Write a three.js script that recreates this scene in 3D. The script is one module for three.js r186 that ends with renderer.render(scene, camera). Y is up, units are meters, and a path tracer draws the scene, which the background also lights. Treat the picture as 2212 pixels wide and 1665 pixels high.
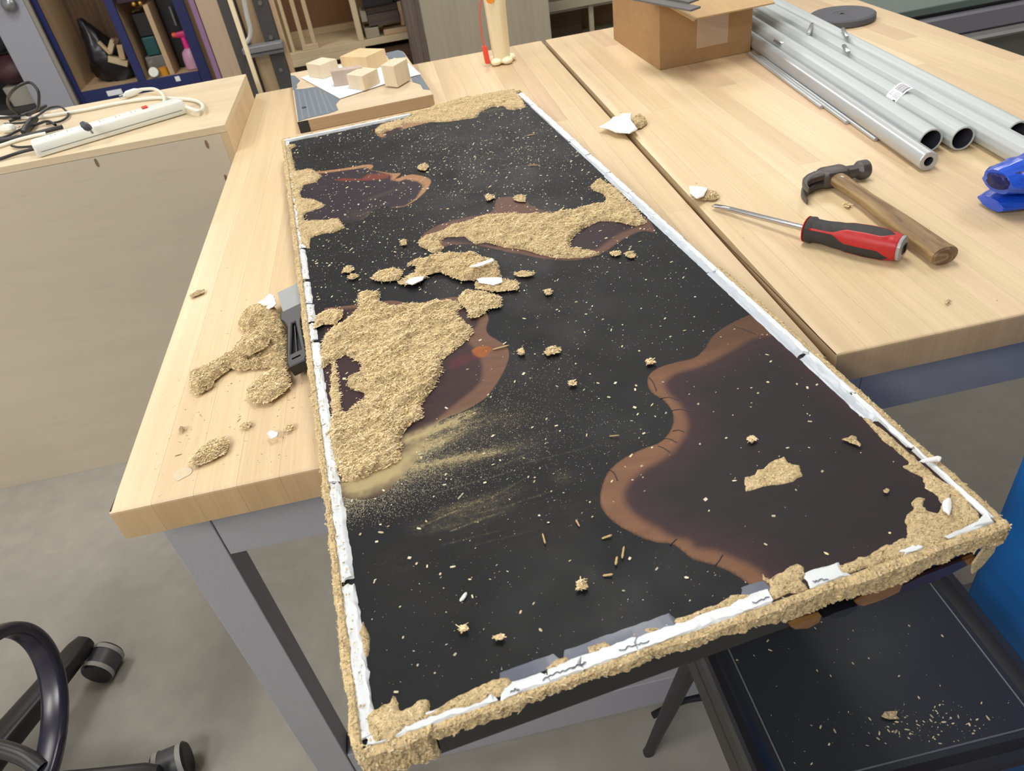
import * as THREE from 'three';
import { mergeGeometries, mergeVertices, toCreasedNormals } from 'three/addons/utils/BufferGeometryUtils.js';
import { RoundedBoxGeometry } from 'three/addons/geometries/RoundedBoxGeometry.js';
import { RectAreaLightUniformsLib } from 'three/addons/lights/RectAreaLightUniformsLib.js';

// ------------------------------------------------------------------ camera, light, exposure
const W = 2212, H = 1665, FOV = 55.3297;
const scene = new THREE.Scene();
scene.background = new THREE.Color(0x0b0b0c);
const camera = new THREE.PerspectiveCamera(FOV, W / H, 0.05, 60);
camera.position.set(0.454, 1.5, 0.6848);
camera.rotation.set(-0.66516, -0.07318, -0.16584, 'YXZ');
camera.focus = 1.08; camera.userData.fStop = 11;
camera.updateMatrixWorld(true);
const renderer = new THREE.WebGLRenderer({ antialias: true });
renderer.toneMapping = THREE.LinearToneMapping;
renderer.toneMappingExposure = 1.42;
renderer.shadowMap.enabled = true;
RectAreaLightUniformsLib.init();
const CEIL = 3.0, LIGHT = 11;
const LAMPS = [[-1.5, -.8, .75], [.9, -1, .8], [3.1, -.9, .45], [-1.5, -3.6, 1], [.9, -3.6, 1], [3.1, -3.6, .7], [-2.5, 1.5, 1.6], [-1.1, 2.1, 1.5]];   // x, z, strength

// ------------------------------------------------------------------ helpers
const rng = (s) => () => { s |= 0; s = s + 0x6D2B79F5 | 0; let t = Math.imul(s ^ s >>> 15, 1 | s); t = t + Math.imul(t ^ t >>> 7, 61 | t) ^ t; return ((t ^ t >>> 14) >>> 0) / 4294967296; };
const V = (x, y, z) => new THREE.Vector3(x, y, z);
const clamp = (x, a = 0, b = 1) => Math.min(b, Math.max(a, x));
const sstep = (a, b, x) => { const t = clamp((x - a) / (b - a)); return t * t * (3 - 2 * t); };
const lerp = (a, b, t) => a + (b - a) * t;
function hash(ix, iy, s) { let h = Math.imul(ix, 374761393) + Math.imul(iy, 668265263) + Math.imul(s, 974634541) | 0; h = Math.imul(h ^ h >>> 13, 1274126177); h ^= h >>> 16; return (h >>> 0) / 4294967296; }
function vn(x, y, s, px = 0, py = 0) {
  const x0 = Math.floor(x), y0 = Math.floor(y), fx = x - x0, fy = y - y0;
  const w = (i, p) => p ? ((i % p) + p) % p : i;
  const u = fx * fx * (3 - 2 * fx), v = fy * fy * (3 - 2 * fy);
  const a = hash(w(x0, px), w(y0, py), s), b = hash(w(x0 + 1, px), w(y0, py), s), c = hash(w(x0, px), w(y0 + 1, py), s), d = hash(w(x0 + 1, px), w(y0 + 1, py), s);
  return a + (b - a) * u + (c - a) * v + (a - b - c + d) * u * v;
}
function fbm(x, y, s, o = 4, px = 0, py = 0) { let a = 0, k = .5, t = 0; for (let i = 0; i < o; i++) { a += k * vn(x, y, s + i, px, py); t += k; x *= 2; y *= 2; px *= 2; py *= 2; k *= .5; } return a / t; }
// a pixel of the 2212 x 1665 frame to the point where its ray meets the plane y = h or z = zz
const FPX = H / 2 / Math.tan(FOV * Math.PI / 360);
const ray = (px, py) => V((px - W / 2) / FPX, -(py - H / 2) / FPX, -1).applyEuler(camera.rotation);
function at(px, py, h = .9) { const d = ray(px, py); return d.multiplyScalar((h - camera.position.y) / d.y).add(camera.position); }
function atZ(px, py, zz) { const d = ray(px, py); return d.multiplyScalar((zz - camera.position.z) / d.z).add(camera.position); }

function dtex(w, h, fn, srgb = true) {
  const d = new Uint8Array(w * h * 4);
  for (let j = 0; j < h; j++) for (let i = 0; i < w; i++) { const c = fn(i, j, i / w, j / h), k = (j * w + i) * 4; d[k] = clamp(c[0]) * 255; d[k + 1] = clamp(c[1]) * 255; d[k + 2] = clamp(c[2]) * 255; d[k + 3] = 255; }
  const t = new THREE.DataTexture(d, w, h); t.wrapS = t.wrapT = THREE.RepeatWrapping; t.magFilter = THREE.LinearFilter; t.minFilter = THREE.LinearMipmapLinearFilter; t.generateMipmaps = true;
  if (srgb) t.colorSpace = THREE.SRGBColorSpace; t.needsUpdate = true; return t;
}
// metres per repeat sx, sy
const rep = (t, sx, sy) => { t.repeat.set(1 / sx, 1 / sy); return t; };
const mat = (color, roughness = .6, o = {}) => new THREE.MeshStandardMaterial({ color, roughness, ...o });
const lin = (r, g, b) => new THREE.Color().setRGB(r, g, b);

const used = {};
const numbered = (n) => { const k = used[n] = (used[n] ?? -1) + 1; return k ? n + '_' + String(k).padStart(3, '0') : n; };
function tag(o, label, category, group, kind) { if (label) o.userData.label = label; if (category) o.userData.category = category; if (group) o.userData.group = group; if (kind) o.userData.kind = kind; return o; }
function thing(name, label, category, base = V(0, 0, 0), group) { const o = new THREE.Group(); o.name = numbered(name); o.position.copy(base); o._base = base.clone(); scene.add(o); return tag(o, label, category, group); }
// geometry given in world coordinates, under a parent whose origin is parent._base
function part(name, geom, m, parent, label) {
  const g = Array.isArray(geom) ? mergeGeometries(geom.map(q => { const c = q.index ? q.toNonIndexed() : q; for (const k of Object.keys(c.attributes)) if (!['position', 'normal', 'uv'].includes(k)) c.deleteAttribute(k); return c; })) : geom;
  const b = parent ? parent._base : V(0, 0, 0);
  if (b.lengthSq()) g.translate(-b.x, -b.y, -b.z);
  const o = new THREE.Mesh(g, m); o.name = parent ? name : numbered(name); o.castShadow = o.receiveShadow = true; o._base = b;
  if (label) o.userData.label = label;
  (parent || scene).add(o); return o;
}
const single = (name, geom, m, label, cat, group) => tag(part(name, geom, m, null), label, cat, group);
const struct = (name, geom, m) => { const o = part(name, geom, m, null); o.userData.kind = 'structure'; return o; };

function uvm(g, dir = 'z', ox = 0, oy = 0) {         // uv in metres, grain along dir goes to v
  if (g.index) g = g.toNonIndexed();
  const p = g.attributes.position, n = g.attributes.normal, uv = new Float32Array(p.count * 2);
  for (let i = 0; i < p.count; i += 3) {
    let nx = 0, ny = 0, nz = 0; for (let k = 0; k < 3; k++) { nx += Math.abs(n.getX(i + k)); ny += Math.abs(n.getY(i + k)); nz += Math.abs(n.getZ(i + k)); }
    const f = ny >= nx && ny >= nz ? 'y' : nx >= nz ? 'x' : 'z';
    for (let k = 0; k < 3; k++) {
      const c = { x: p.getX(i + k), y: p.getY(i + k), z: p.getZ(i + k) };
      const ax = ['x', 'y', 'z'].filter(a => a !== f), v = ax.includes(dir) ? dir : ax[1], u = ax.find(a => a !== v);
      uv[(i + k) * 2] = c[u] + ox; uv[(i + k) * 2 + 1] = c[v] + oy;
    }
  }
  g.setAttribute('uv', new THREE.BufferAttribute(uv, 2)); return g;
}
function bx(x0, x1, y0, y1, z0, z1, r = .002, dir = 'x', ox = 0, oy = 0) {
  const w = x1 - x0, h = y1 - y0, d = z1 - z0; r = Math.min(r, w * .49, h * .49, d * .49);
  const g = new RoundedBoxGeometry(w, h, d, 2, r); g.translate((x0 + x1) / 2, (y0 + y1) / 2, (z0 + z1) / 2); return uvm(g, dir, ox, oy);
}
function plate(poly, y0, y1, bev = 0, holes) {        // poly: Vector3s, seen from above
  const s = new THREE.Shape(poly.map(p => new THREE.Vector2(p.x, -p.z)));
  for (const h of holes || []) s.holes.push(new THREE.Path(h.map(p => new THREE.Vector2(p.x, -p.z))));
  const g = new THREE.ExtrudeGeometry(s, { depth: y1 - y0 - 2 * bev, bevelEnabled: bev > 0, bevelThickness: bev, bevelSize: bev, bevelOffset: -bev, bevelSegments: 2, steps: 1 });
  g.rotateX(-Math.PI / 2); g.translate(0, y0 + bev, 0); return uvm(g, 'x');
}
function prism(poly, z0, z1, bev = 0) {               // poly: [x, y] pairs, extruded along z
  const s = new THREE.Shape(poly.map(p => new THREE.Vector2(p[0], p[1])));
  const g = new THREE.ExtrudeGeometry(s, { depth: z1 - z0 - 2 * bev, bevelEnabled: bev > 0, bevelThickness: bev, bevelSize: bev, bevelOffset: -bev, bevelSegments: 2, steps: 1 });
  g.translate(0, 0, z0 + bev); return uvm(g, 'y');
}
function ring(c, A, B, n = 20, e = 2) { const r = []; for (let i = 0; i < n; i++) { const t = i / n * Math.PI * 2, ct = Math.cos(t), st = Math.sin(t), f = (x) => Math.sign(x) * Math.pow(Math.abs(x), 2 / e); r.push(c.clone().addScaledVector(A, f(ct)).addScaledVector(B, f(st))); } return r; }
function loft(rings, crease = .7, caps = true) {
  const n = rings[0].length, pos = [], uv = [], idx = []; let len = 0; const cen = rings.map(r => r.reduce((a, b) => a.add(b), V(0, 0, 0)).divideScalar(n));
  rings.forEach((r, j) => { if (j) len += cen[j].distanceTo(cen[j - 1]); for (let i = 0; i <= n; i++) { const q = r[i % n]; pos.push(q.x, q.y, q.z); uv.push(i / n * .1, len); } });
  const m = n + 1;
  for (let j = 0; j < rings.length - 1; j++) for (let i = 0; i < n; i++) { const a = j * m + i, b = a + 1, c = a + m, d = c + 1; idx.push(a, b, c, b, d, c); }
  if (caps) for (const j of [0, rings.length - 1]) { const k = pos.length / 3; pos.push(cen[j].x, cen[j].y, cen[j].z); uv.push(.05, j ? len : 0); for (let i = 0; i < n; i++) { const a = j * m + i, b = a + 1; j ? idx.push(a, b, k) : idx.push(b, a, k); } }
  let g = new THREE.BufferGeometry(); g.setAttribute('position', new THREE.Float32BufferAttribute(pos, 3)); g.setAttribute('uv', new THREE.Float32BufferAttribute(uv, 2)); g.setIndex(idx);
  g = g.toNonIndexed(); g.computeVertexNormals(); const q = toCreasedNormals(g, crease); return q;
}
const tube = (pts, r, seg = 40, rs = 10) => new THREE.TubeGeometry(new THREE.CatmullRomCurve3(pts, false, 'centripetal'), seg, r, rs, false);
function cylAB(a, b, r0, r1 = r0, n = 24) { const d = b.clone().sub(a), g = new THREE.CylinderGeometry(r1, r0, d.length(), n, 1); g.applyQuaternion(new THREE.Quaternion().setFromUnitVectors(V(0, 1, 0), d.clone().normalize())); g.translate(...a.clone().add(b).multiplyScalar(.5).toArray()); return g; }
const basis = (g, o, X, Y, Z) => g.applyMatrix4(new THREE.Matrix4().makeBasis(X, Y, Z).setPosition(o));
const P2 = (flat) => { const r = []; for (let i = 0; i < flat.length; i += 2) r.push([flat[i], flat[i + 1]]); return r; };
const polyAt = (flat, h) => P2(flat).map(q => at(q[0], q[1], h));
function smooth(pts, n, closed = false) { return new THREE.CatmullRomCurve3(pts, closed, 'centripetal').getPoints(n); }

// signed distance (metres, + inside) to a polygon in the xz plane
function sdf(poly, x, z) {
  let d = 1e9, inside = false; const n = poly.length;
  for (let i = 0, j = n - 1; i < n; j = i++) {
    const a = poly[i], b = poly[j], ex = b.x - a.x, ez = b.z - a.z, wx = x - a.x, wz = z - a.z, t = clamp((wx * ex + wz * ez) / (ex * ex + ez * ez + 1e-12));
    const dx = wx - ex * t, dz = wz - ez * t; d = Math.min(d, dx * dx + dz * dz);
    if ((a.z > z) !== (b.z > z) && x < (b.x - a.x) * (z - a.z) / (b.z - a.z) + a.x) inside = !inside;
  }
  return (inside ? 1 : -1) * Math.sqrt(d);
}
// a sheet over a polygon: top height hgt(x, z, d), border snapped to the outline; under(d) adds a closed underside
function sheet(poly, y0, { cell = .0025, jag = .0015, jf = 180, hgt, under, col, seed = 1, flat = true }) {
  let x0 = 1e9, x1 = -1e9, z0 = 1e9, z1 = -1e9; for (const p of poly) { x0 = Math.min(x0, p.x); x1 = Math.max(x1, p.x); z0 = Math.min(z0, p.z); z1 = Math.max(z1, p.z); }
  x0 -= 2 * cell; z0 -= 2 * cell; const nx = Math.ceil((x1 - x0) / cell) + 3, nz = Math.ceil((z1 - z0) / cell) + 3;
  const D = (x, z) => sdf(poly, x, z) + (jag ? (fbm(x * jf, z * jf, seed, 3) - .5) * 2 * jag : 0);
  const dd = new Float32Array(nx * nz), X = new Float32Array(nx * nz), Z = new Float32Array(nx * nz), Y = new Float32Array(nx * nz);
  for (let j = 0; j < nz; j++) for (let i = 0; i < nx; i++) { const k = j * nx + i; X[k] = x0 + i * cell; Z[k] = z0 + j * cell; dd[k] = D(X[k], Z[k]); }
  const mv = new Uint8Array(nx * nz);
  for (let j = 1; j < nz - 1; j++) for (let i = 1; i < nx - 1; i++) {
    const k = j * nx + i; if (dd[k] >= 0) continue;
    let near = false; for (let b = -1; b <= 1; b++) for (let a = -1; a <= 1; a++) if (dd[k + b * nx + a] > 0) near = true;
    if (!near) continue; mv[k] = 1;
    const gx = (dd[k + 1] - dd[k - 1]) / 2 / cell, gz = (dd[k + nx] - dd[k - nx]) / 2 / cell, g2 = Math.max(.3, gx * gx + gz * gz), s = clamp(-dd[k] / g2 / cell, 0, .95) * cell;
    X[k] += gx * s; Z[k] += gz * s;
  }
  const pos = [], colr = [], uv = [], tri = (a, b, c, yy) => { for (const k of [a, b, c]) { pos.push(X[k], yy[k], Z[k]); uv.push(X[k], Z[k]); if (col) { const q = col(X[k], Z[k], Math.max(0, dd[k])); colr.push(q[0], q[1], q[2]); } } };
  for (let k = 0; k < nx * nz; k++) Y[k] = y0 + (dd[k] > 0 ? hgt(X[k], Z[k], dd[k]) : under ? under(0) : 0);
  const U = under ? Y.map((_, k) => y0 + under(Math.max(0, dd[k]))) : null;
  for (let j = 0; j < nz - 1; j++) for (let i = 0; i < nx - 1; i++) {
    const k = j * nx + i, q = [k, k + 1, k + nx, k + nx + 1]; let pos_ = 0, ok = 1; for (const m of q) { if (dd[m] > 0) pos_++; else if (!mv[m]) ok = 0; }
    if (!pos_ || !ok) continue;
    tri(q[0], q[2], q[1], Y); tri(q[1], q[2], q[3], Y);
    if (U) { tri(q[0], q[1], q[2], U); tri(q[1], q[3], q[2], U); }
  }
  let g = new THREE.BufferGeometry(); g.setAttribute('position', new THREE.Float32BufferAttribute(pos, 3)); g.setAttribute('uv', new THREE.Float32BufferAttribute(uv, 2)); if (col) g.setAttribute('color', new THREE.Float32BufferAttribute(colr, 3));
  if (!flat) { g = mergeVertices(g, 1e-5); }
  g.computeVertexNormals(); return g;
}
function scatter(name, geom, m, count, place, parent, tint) {     // many small bits: place(i) returns {p, s: Vector3, q: Quaternion} or null
  const mats = []; const cols = [];
  const b = parent ? parent._base : V(0, 0, 0);
  for (let i = 0; i < count; i++) { const r = place(i); if (!r) continue; mats.push(new THREE.Matrix4().compose(r.p.clone().sub(b), r.q, r.s)); cols.push(tint ? tint(i) : null); }
  const o = new THREE.InstancedMesh(geom, m, mats.length); mats.forEach((q, i) => { o.setMatrixAt(i, q); if (cols[i]) o.setColorAt(i, cols[i]); });
  o.name = parent ? name : numbered(name); o.userData.kind = 'stuff'; o.castShadow = o.receiveShadow = true; (parent || scene).add(o); return o;
}

// ------------------------------------------------------------------ textures and materials
function grain(w, h, seed, c0, c1, { fx = 40, fy = 3, ring = 1, warp = .6, pore = .25 } = {}) {
  return dtex(w, h, (i, j, u, v) => {
    const wv = (fbm(u * 4, v * 2, seed, 3, 4, 2) - .5) * warp;
    const a = fbm((u + wv * .12) * fx, v * fy, seed + 9, 4, fx, fy), b = vn((u + wv * .3) * 10, v * 1, seed + 20, 10, 1);
    const p = vn(u * fx * 4, v * fy * 8, seed + 31, fx * 4, fy * 8);
    const t = clamp(.5 + (a - .5) * 1.1 + (b - .5) * .6 * ring), k = 1 - pore * sstep(.78, .98, p);
    return [lerp(c0[0], c1[0], t) * k, lerp(c0[1], c1[1], t) * k, lerp(c0[2], c1[2], t) * k];
  });
}
const T = {};
T.maple = rep(grain(512, 1024, 3, [.945, .935, .92], [1, 1, 1], { fx: 48, fy: 4, pore: .04 }), .16, .9);
T.ply = rep(grain(512, 1024, 17, [.94, .935, .925], [1, 1, 1], { fx: 24, fy: 3, warp: .8, pore: .05 }), .5, 1.4);
T.ply2 = rep(grain(512, 1024, 19, [.965, .962, .958], [1, 1, 1], { fx: 16, fy: 3, warp: .5, pore: .02 }), .6, 1.6);
T.dark = rep(grain(256, 512, 27, [.72, .72, .72], [1, 1, 1], { fx: 30, fy: 3 }), .2, .8);
T.hick = rep(grain(256, 512, 37, [.66, .6, .54], [1, 1, 1], { fx: 14, fy: 2, pore: .18 }), .1, .25);
T.floor = rep(dtex(1024, 1024, (i, j, u, v) => { const a = fbm(u * 6, v * 6, 5, 5, 6, 6), b = fbm(u * 60, v * 60, 8, 3, 60, 60), c = vn(u * 24, v * 24, 12, 24, 24); const k = .95 + (a - .5) * .05 + (b - .5) * .08 + (c > .92 ? .025 : 0); return [k, k * .995, k * .985]; }), 2.2, 2.2);
T.card = rep(dtex(256, 256, (i, j, u, v) => { const a = fbm(u * 16, v * 24, 15, 3, 16, 24), k = .96 + (a - .5) * .07; return [k, k, k]; }), .3, .3);
T.steel = rep(dtex(256, 256, (i, j, u, v) => { const a = fbm(u * 60, v * 60, 25, 2, 60, 60), k = .98 + (a - .5) * .03; return [k, k, k]; }), .2, .2);
T.chip = (() => {                                               // pressed wood flakes
  const cv = document.createElement('canvas'); cv.width = cv.height = 512; const c = cv.getContext('2d'), R = rng(77);
  c.fillStyle = '#c6b38e'; c.fillRect(0, 0, 512, 512);
  for (let i = 0; i < 7000; i++) {
    const x = R() * 512, y = R() * 512, l = 3 + R() * R() * 24, a = (R() - .5) * 2.6, w = 1 + R() * R() * 5, t = R(), g = 125 + t * 130;
    c.strokeStyle = `rgba(${g | 0},${g * (.88 + .06 * t) | 0},${g * (.66 + .16 * t) | 0},${.45 + R() * .5})`; if (R() < .1) c.strokeStyle = 'rgba(92,70,42,.7)'; c.lineWidth = w;
    for (const [ox, oy] of [[0, 0], [512, 0], [-512, 0], [0, 512], [0, -512]]) { c.beginPath(); c.moveTo(x + ox, y + oy); c.lineTo(x + ox + Math.cos(a) * l, y + oy + Math.sin(a) * l); c.stroke(); }
  }
  const t = new THREE.CanvasTexture(cv); t.wrapS = t.wrapT = THREE.RepeatWrapping; t.colorSpace = THREE.SRGBColorSpace; return rep(t, .1, .1);
})();
T.chipBump = T.chip.clone(); T.chipBump.colorSpace = THREE.NoColorSpace; T.chipBump.needsUpdate = true;

const M = {
  maple: [lin(.79, .615, .385), lin(.765, .59, .365), lin(.81, .64, .415), lin(.74, .56, .35), lin(.795, .61, .39), lin(.69, .50, .32), lin(.78, .61, .375)].map(c => mat(c, .42, { map: T.maple, vertexColors: true })),
  ply: mat(lin(.71, .58, .39), .6, { map: T.ply }), plyEdge: mat(lin(.66, .5, .31), .7, { map: T.ply }),
  frame: mat(lin(.36, .358, .395), .42, { map: T.steel }),
  floor: mat(lin(.345, .333, .30), .6, { map: T.floor }),
  wall: mat(lin(.74, .73, .70), .85), ceil: mat(lin(.42, .42, .43), .9),
  chip: new THREE.MeshStandardMaterial({ color: lin(1, .97, .9), roughness: .95, map: T.chip, bumpMap: T.chipBump, bumpScale: .0012, vertexColors: true }),
  chipPlain: new THREE.MeshStandardMaterial({ color: lin(.95, .92, .84), roughness: .95, map: T.chip, bumpMap: T.chipBump, bumpScale: .001 }),
  fibre: mat(0xffffff, .9), white: mat(lin(.75, .79, .825), .35), flake: mat(lin(.84, .84, .83), .45), fillet: mat(lin(.1, .115, .16), .3),
  resin: mat(lin(.006, .0062, .008), .14), black: mat(lin(.012, .012, .014), .4), blackGloss: mat(lin(.010, .010, .013), .2), rubber: mat(lin(.02, .02, .022), .75),
  alu: mat(lin(.52, .56, .57), .5, { metalness: .2 }), alubare: mat(lin(.54, .565, .58), .42, { metalness: .55 }), steel: mat(lin(.55, .56, .58), .25, { metalness: .95 }), hole: mat(lin(.03, .032, .04), .6),
  iron: mat(lin(.11, .1, .097), .45, { metalness: .5 }), hick: mat(lin(.44, .31, .155), .55, { map: T.hick }), hickEnd: mat(lin(.36, .26, .16), .8, { map: T.hick }),
  card: mat(lin(.44, .265, .125), .85, { map: T.card }), cardIn: mat(lin(.58, .39, .2), .85, { map: T.card }),
  greyDisc: mat(lin(.095, .097, .112), .7), plasticWhite: mat(lin(.78, .8, .74), .4), cordWhite: mat(lin(.78, .77, .68), .45), cordBlack: mat(lin(.018, .018, .022), .45),
  paper: mat(lin(.9, .93, .97), .8), red: mat(lin(.5, .018, .02), .42), orange: mat(lin(.85, .3, .03), .5),
  navy: mat(lin(.014, .022, .12), .45), tan: mat(lin(.56, .40, .24), .7, { map: T.ply }), brown: mat(lin(.17, .1, .055), .75, { map: T.dark }), pale: mat(lin(.62, .5, .32), .65, { map: T.ply }),
  greyBoard: mat(lin(.39, .34, .26), .7, { map: T.ply }), lilac: mat(lin(.36, .37, .43), .5), darkSteel: mat(lin(.06, .056, .058), .5), purple: mat(lin(.3, .17, .32), .6), walnut: mat(lin(.13, .09, .075), .7, { map: T.dark }),
};

// ------------------------------------------------------------------ the room
const RX0 = -3.2, RX1 = 4.6, RZ0 = -6.2, RZ1 = 2.8;
struct('floor', bx(RX0 - .2, RX1 + .2, -.1, 0, RZ0 - .2, RZ1 + .2, .001, 'z'), M.floor);
struct('ceiling', bx(RX0 - .2, RX1 + .2, CEIL, CEIL + .12, RZ0 - .2, RZ1 + .2, .001), M.ceil);
struct('wall_back', bx(RX0 - .2, RX1 + .2, 0, CEIL, RZ0 - .15, RZ0, .001), M.wall);
struct('wall_front', bx(RX0 - .2, RX1 + .2, 0, CEIL, RZ1, RZ1 + .15, .001), M.wallDim = mat(lin(.4, .4, .41), .85));
struct('wall_left', bx(RX0 - .15, RX0, 0, CEIL, RZ0, RZ1, .001), M.wall);
struct('wall_right', bx(RX1, RX1 + .15, 0, CEIL, RZ0, RZ1, .001), M.wall);
{
  const glow = new THREE.MeshStandardMaterial({ color: 0xffffff, emissive: new THREE.Color(1, .985, .95), emissiveIntensity: 1.2 });
  for (const [x, z, k] of LAMPS) {
    const t = thing('ceiling_light', 'white rectangular ceiling panel light above the workshop', 'light', V(x, CEIL, z), 'ceiling panel lights');
    part('frame', [bx(x - .32, x + .32, CEIL - .04, CEIL - .002, z - .62, z - .6), bx(x - .32, x + .32, CEIL - .04, CEIL - .002, z + .6, z + .62), bx(x - .32, x - .3, CEIL - .04, CEIL - .002, z - .6, z + .6), bx(x + .3, x + .32, CEIL - .04, CEIL - .002, z - .6, z + .6)], mat(0xe8e8e8, .5), t);
    part('diffuser', bx(x - .299, x + .299, CEIL - .03, CEIL - .02, z - .599, z + .599, .001), glow, t);
    const l = new THREE.RectAreaLight(new THREE.Color(1, .975, .93), LIGHT * k, .58, 1.18); l.position.set(x, CEIL - .034, z); l.rotation.x = -Math.PI / 2; scene.add(l);
  }
}

// ------------------------------------------------------------------ workbenches with laminated maple tops
function bench(x0, w, seed, label, nearFrac) {
  const R = rng(seed), t = thing('workbench', label, 'workbench', V(x0, 0, 0)), D = 1.774, y0 = .852, y1 = .9;
  let x = x0; const xs = [x0];
  while (x < x0 + w - .03) { x = Math.min(x0 + w, x + .038 + R() * .024); if (x0 + w - x < .03) x = x0 + w; xs.push(x); }
  for (let i = 0; i < xs.length - 1; i++) {
    const a = xs[i] + .00012, b = xs[i + 1] - .00012; let z = 0;
    while (z > -D) {
      let l = z === 0 ? .35 + R() * 1.2 : .5 + R() * .9; if (D + z - l < .2) l = D + z;
      const za = z - (z === 0 ? 0 : .00012), zb = z - l + .00012, r = .007, first = z === 0, last = z - l <= -D + 1e-6;
      const s = new THREE.Shape(); s.moveTo(-zb, y0); s.lineTo(-za, y0);   // shape in (-z, y), extruded across the width
      if (first) { s.lineTo(-za, y1 - r); s.quadraticCurveTo(-za, y1, -za + r, y1); } else s.lineTo(-za, y1);
      if (last) { s.lineTo(-zb - r, y1); s.quadraticCurveTo(-zb, y1, -zb, y1 - r); } else s.lineTo(-zb, y1);
      s.closePath();
      let g = new THREE.ExtrudeGeometry(s, { depth: b - a, bevelEnabled: false, curveSegments: 5, steps: i === 0 || i === xs.length - 2 ? 4 : 1 });
      // x' = depth, z' = -shapeX
      g.applyMatrix4(new THREE.Matrix4().makeBasis(V(0, 0, -1), V(0, 1, 0), V(1, 0, 0)));
      g.translate(a, 0, 0);
      if (i === 0 || i === xs.length - 2) { const p = g.attributes.position; for (let k = 0; k < p.count; k++) { const e = i === 0 ? p.getX(k) - x0 : x0 + w - p.getX(k); if (e < .001 && p.getY(k) > y1 - .001) p.setY(k, y1 - .003); } }
      g = toCreasedNormals(g, .5);
      const roll = R(); const m = M.maple[roll < .14 ? 5 : roll < .26 ? 3 : [0, 1, 2, 4, 6][Math.floor(R() * 5)]];
      g = uvm(g, 'z', R() * 5, R() * 5);
      { const n = g.attributes.normal, c = new Float32Array(n.count * 3); for (let k = 0; k < n.count; k++) { const e = sstep(.75, 1, Math.abs(n.getZ(k))); c.set([lerp(1, .7, e), lerp(1, .62, e), lerp(1, .53, e)], k * 3); } g.setAttribute('color', new THREE.BufferAttribute(c, 3)); }   // end grain is darker
      part('plank', g, m, t);
      z -= l;
    }
  }
  const lx = [x0 + .014, x0 + w - .078], lz = [-.05, -D + .102];
  for (const a of lx) for (const z of lz) part('leg', bx(a, a + .064, 0, y0 - .001, z - .052, z, .002), M.frame, t);
  part('apron', bx(lx[0] + .065, lx[1] - .001, .732, y0 - .001, -.056, -.051, .001), M.frame, t);
  part('apron', bx(lx[0] + .065, lx[1] - .001, .732, y0 - .001, -D + .051, -D + .056, .001), M.frame, t);
  for (const a of [lx[0] + .004, lx[1] + .055]) part('side_rail', bx(a, a + .005, .732, y0 - .001, -D + .104, -.104, .001), M.frame, t);
  part('stretcher', bx(lx[0] + .065, lx[1] - .001, .035, .125, -.1, -.052, .002), M.frame, t);
  part('stretcher', bx(lx[0] + .065, lx[1] - .001, .035, .125, -D + .052, -D + .1, .002), M.frame, t);
  return t;
}
bench(0, .906, 11, 'grey steel workbench with maple top carrying the long black resin slab');
{ // dried glue spots on the tops
  const clear = mat(lin(.66, .54, .36), .18), spot = (flat, t) => part('glue_spot', plate(smooth(polyAt(flat, .9), 40, true), .9001, .9008, .0003), clear, t, 'dried clear glue spot');
  spot([374, 1030, 380, 1020, 392, 1013, 404, 1009, 416, 1014, 412, 1024, 398, 1032, 384, 1039], scene.children.find(o => o.name === 'workbench'));
}
bench(.92, .925, 23, 'grey steel workbench with maple top carrying the aluminium tubes and the hammer');

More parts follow.
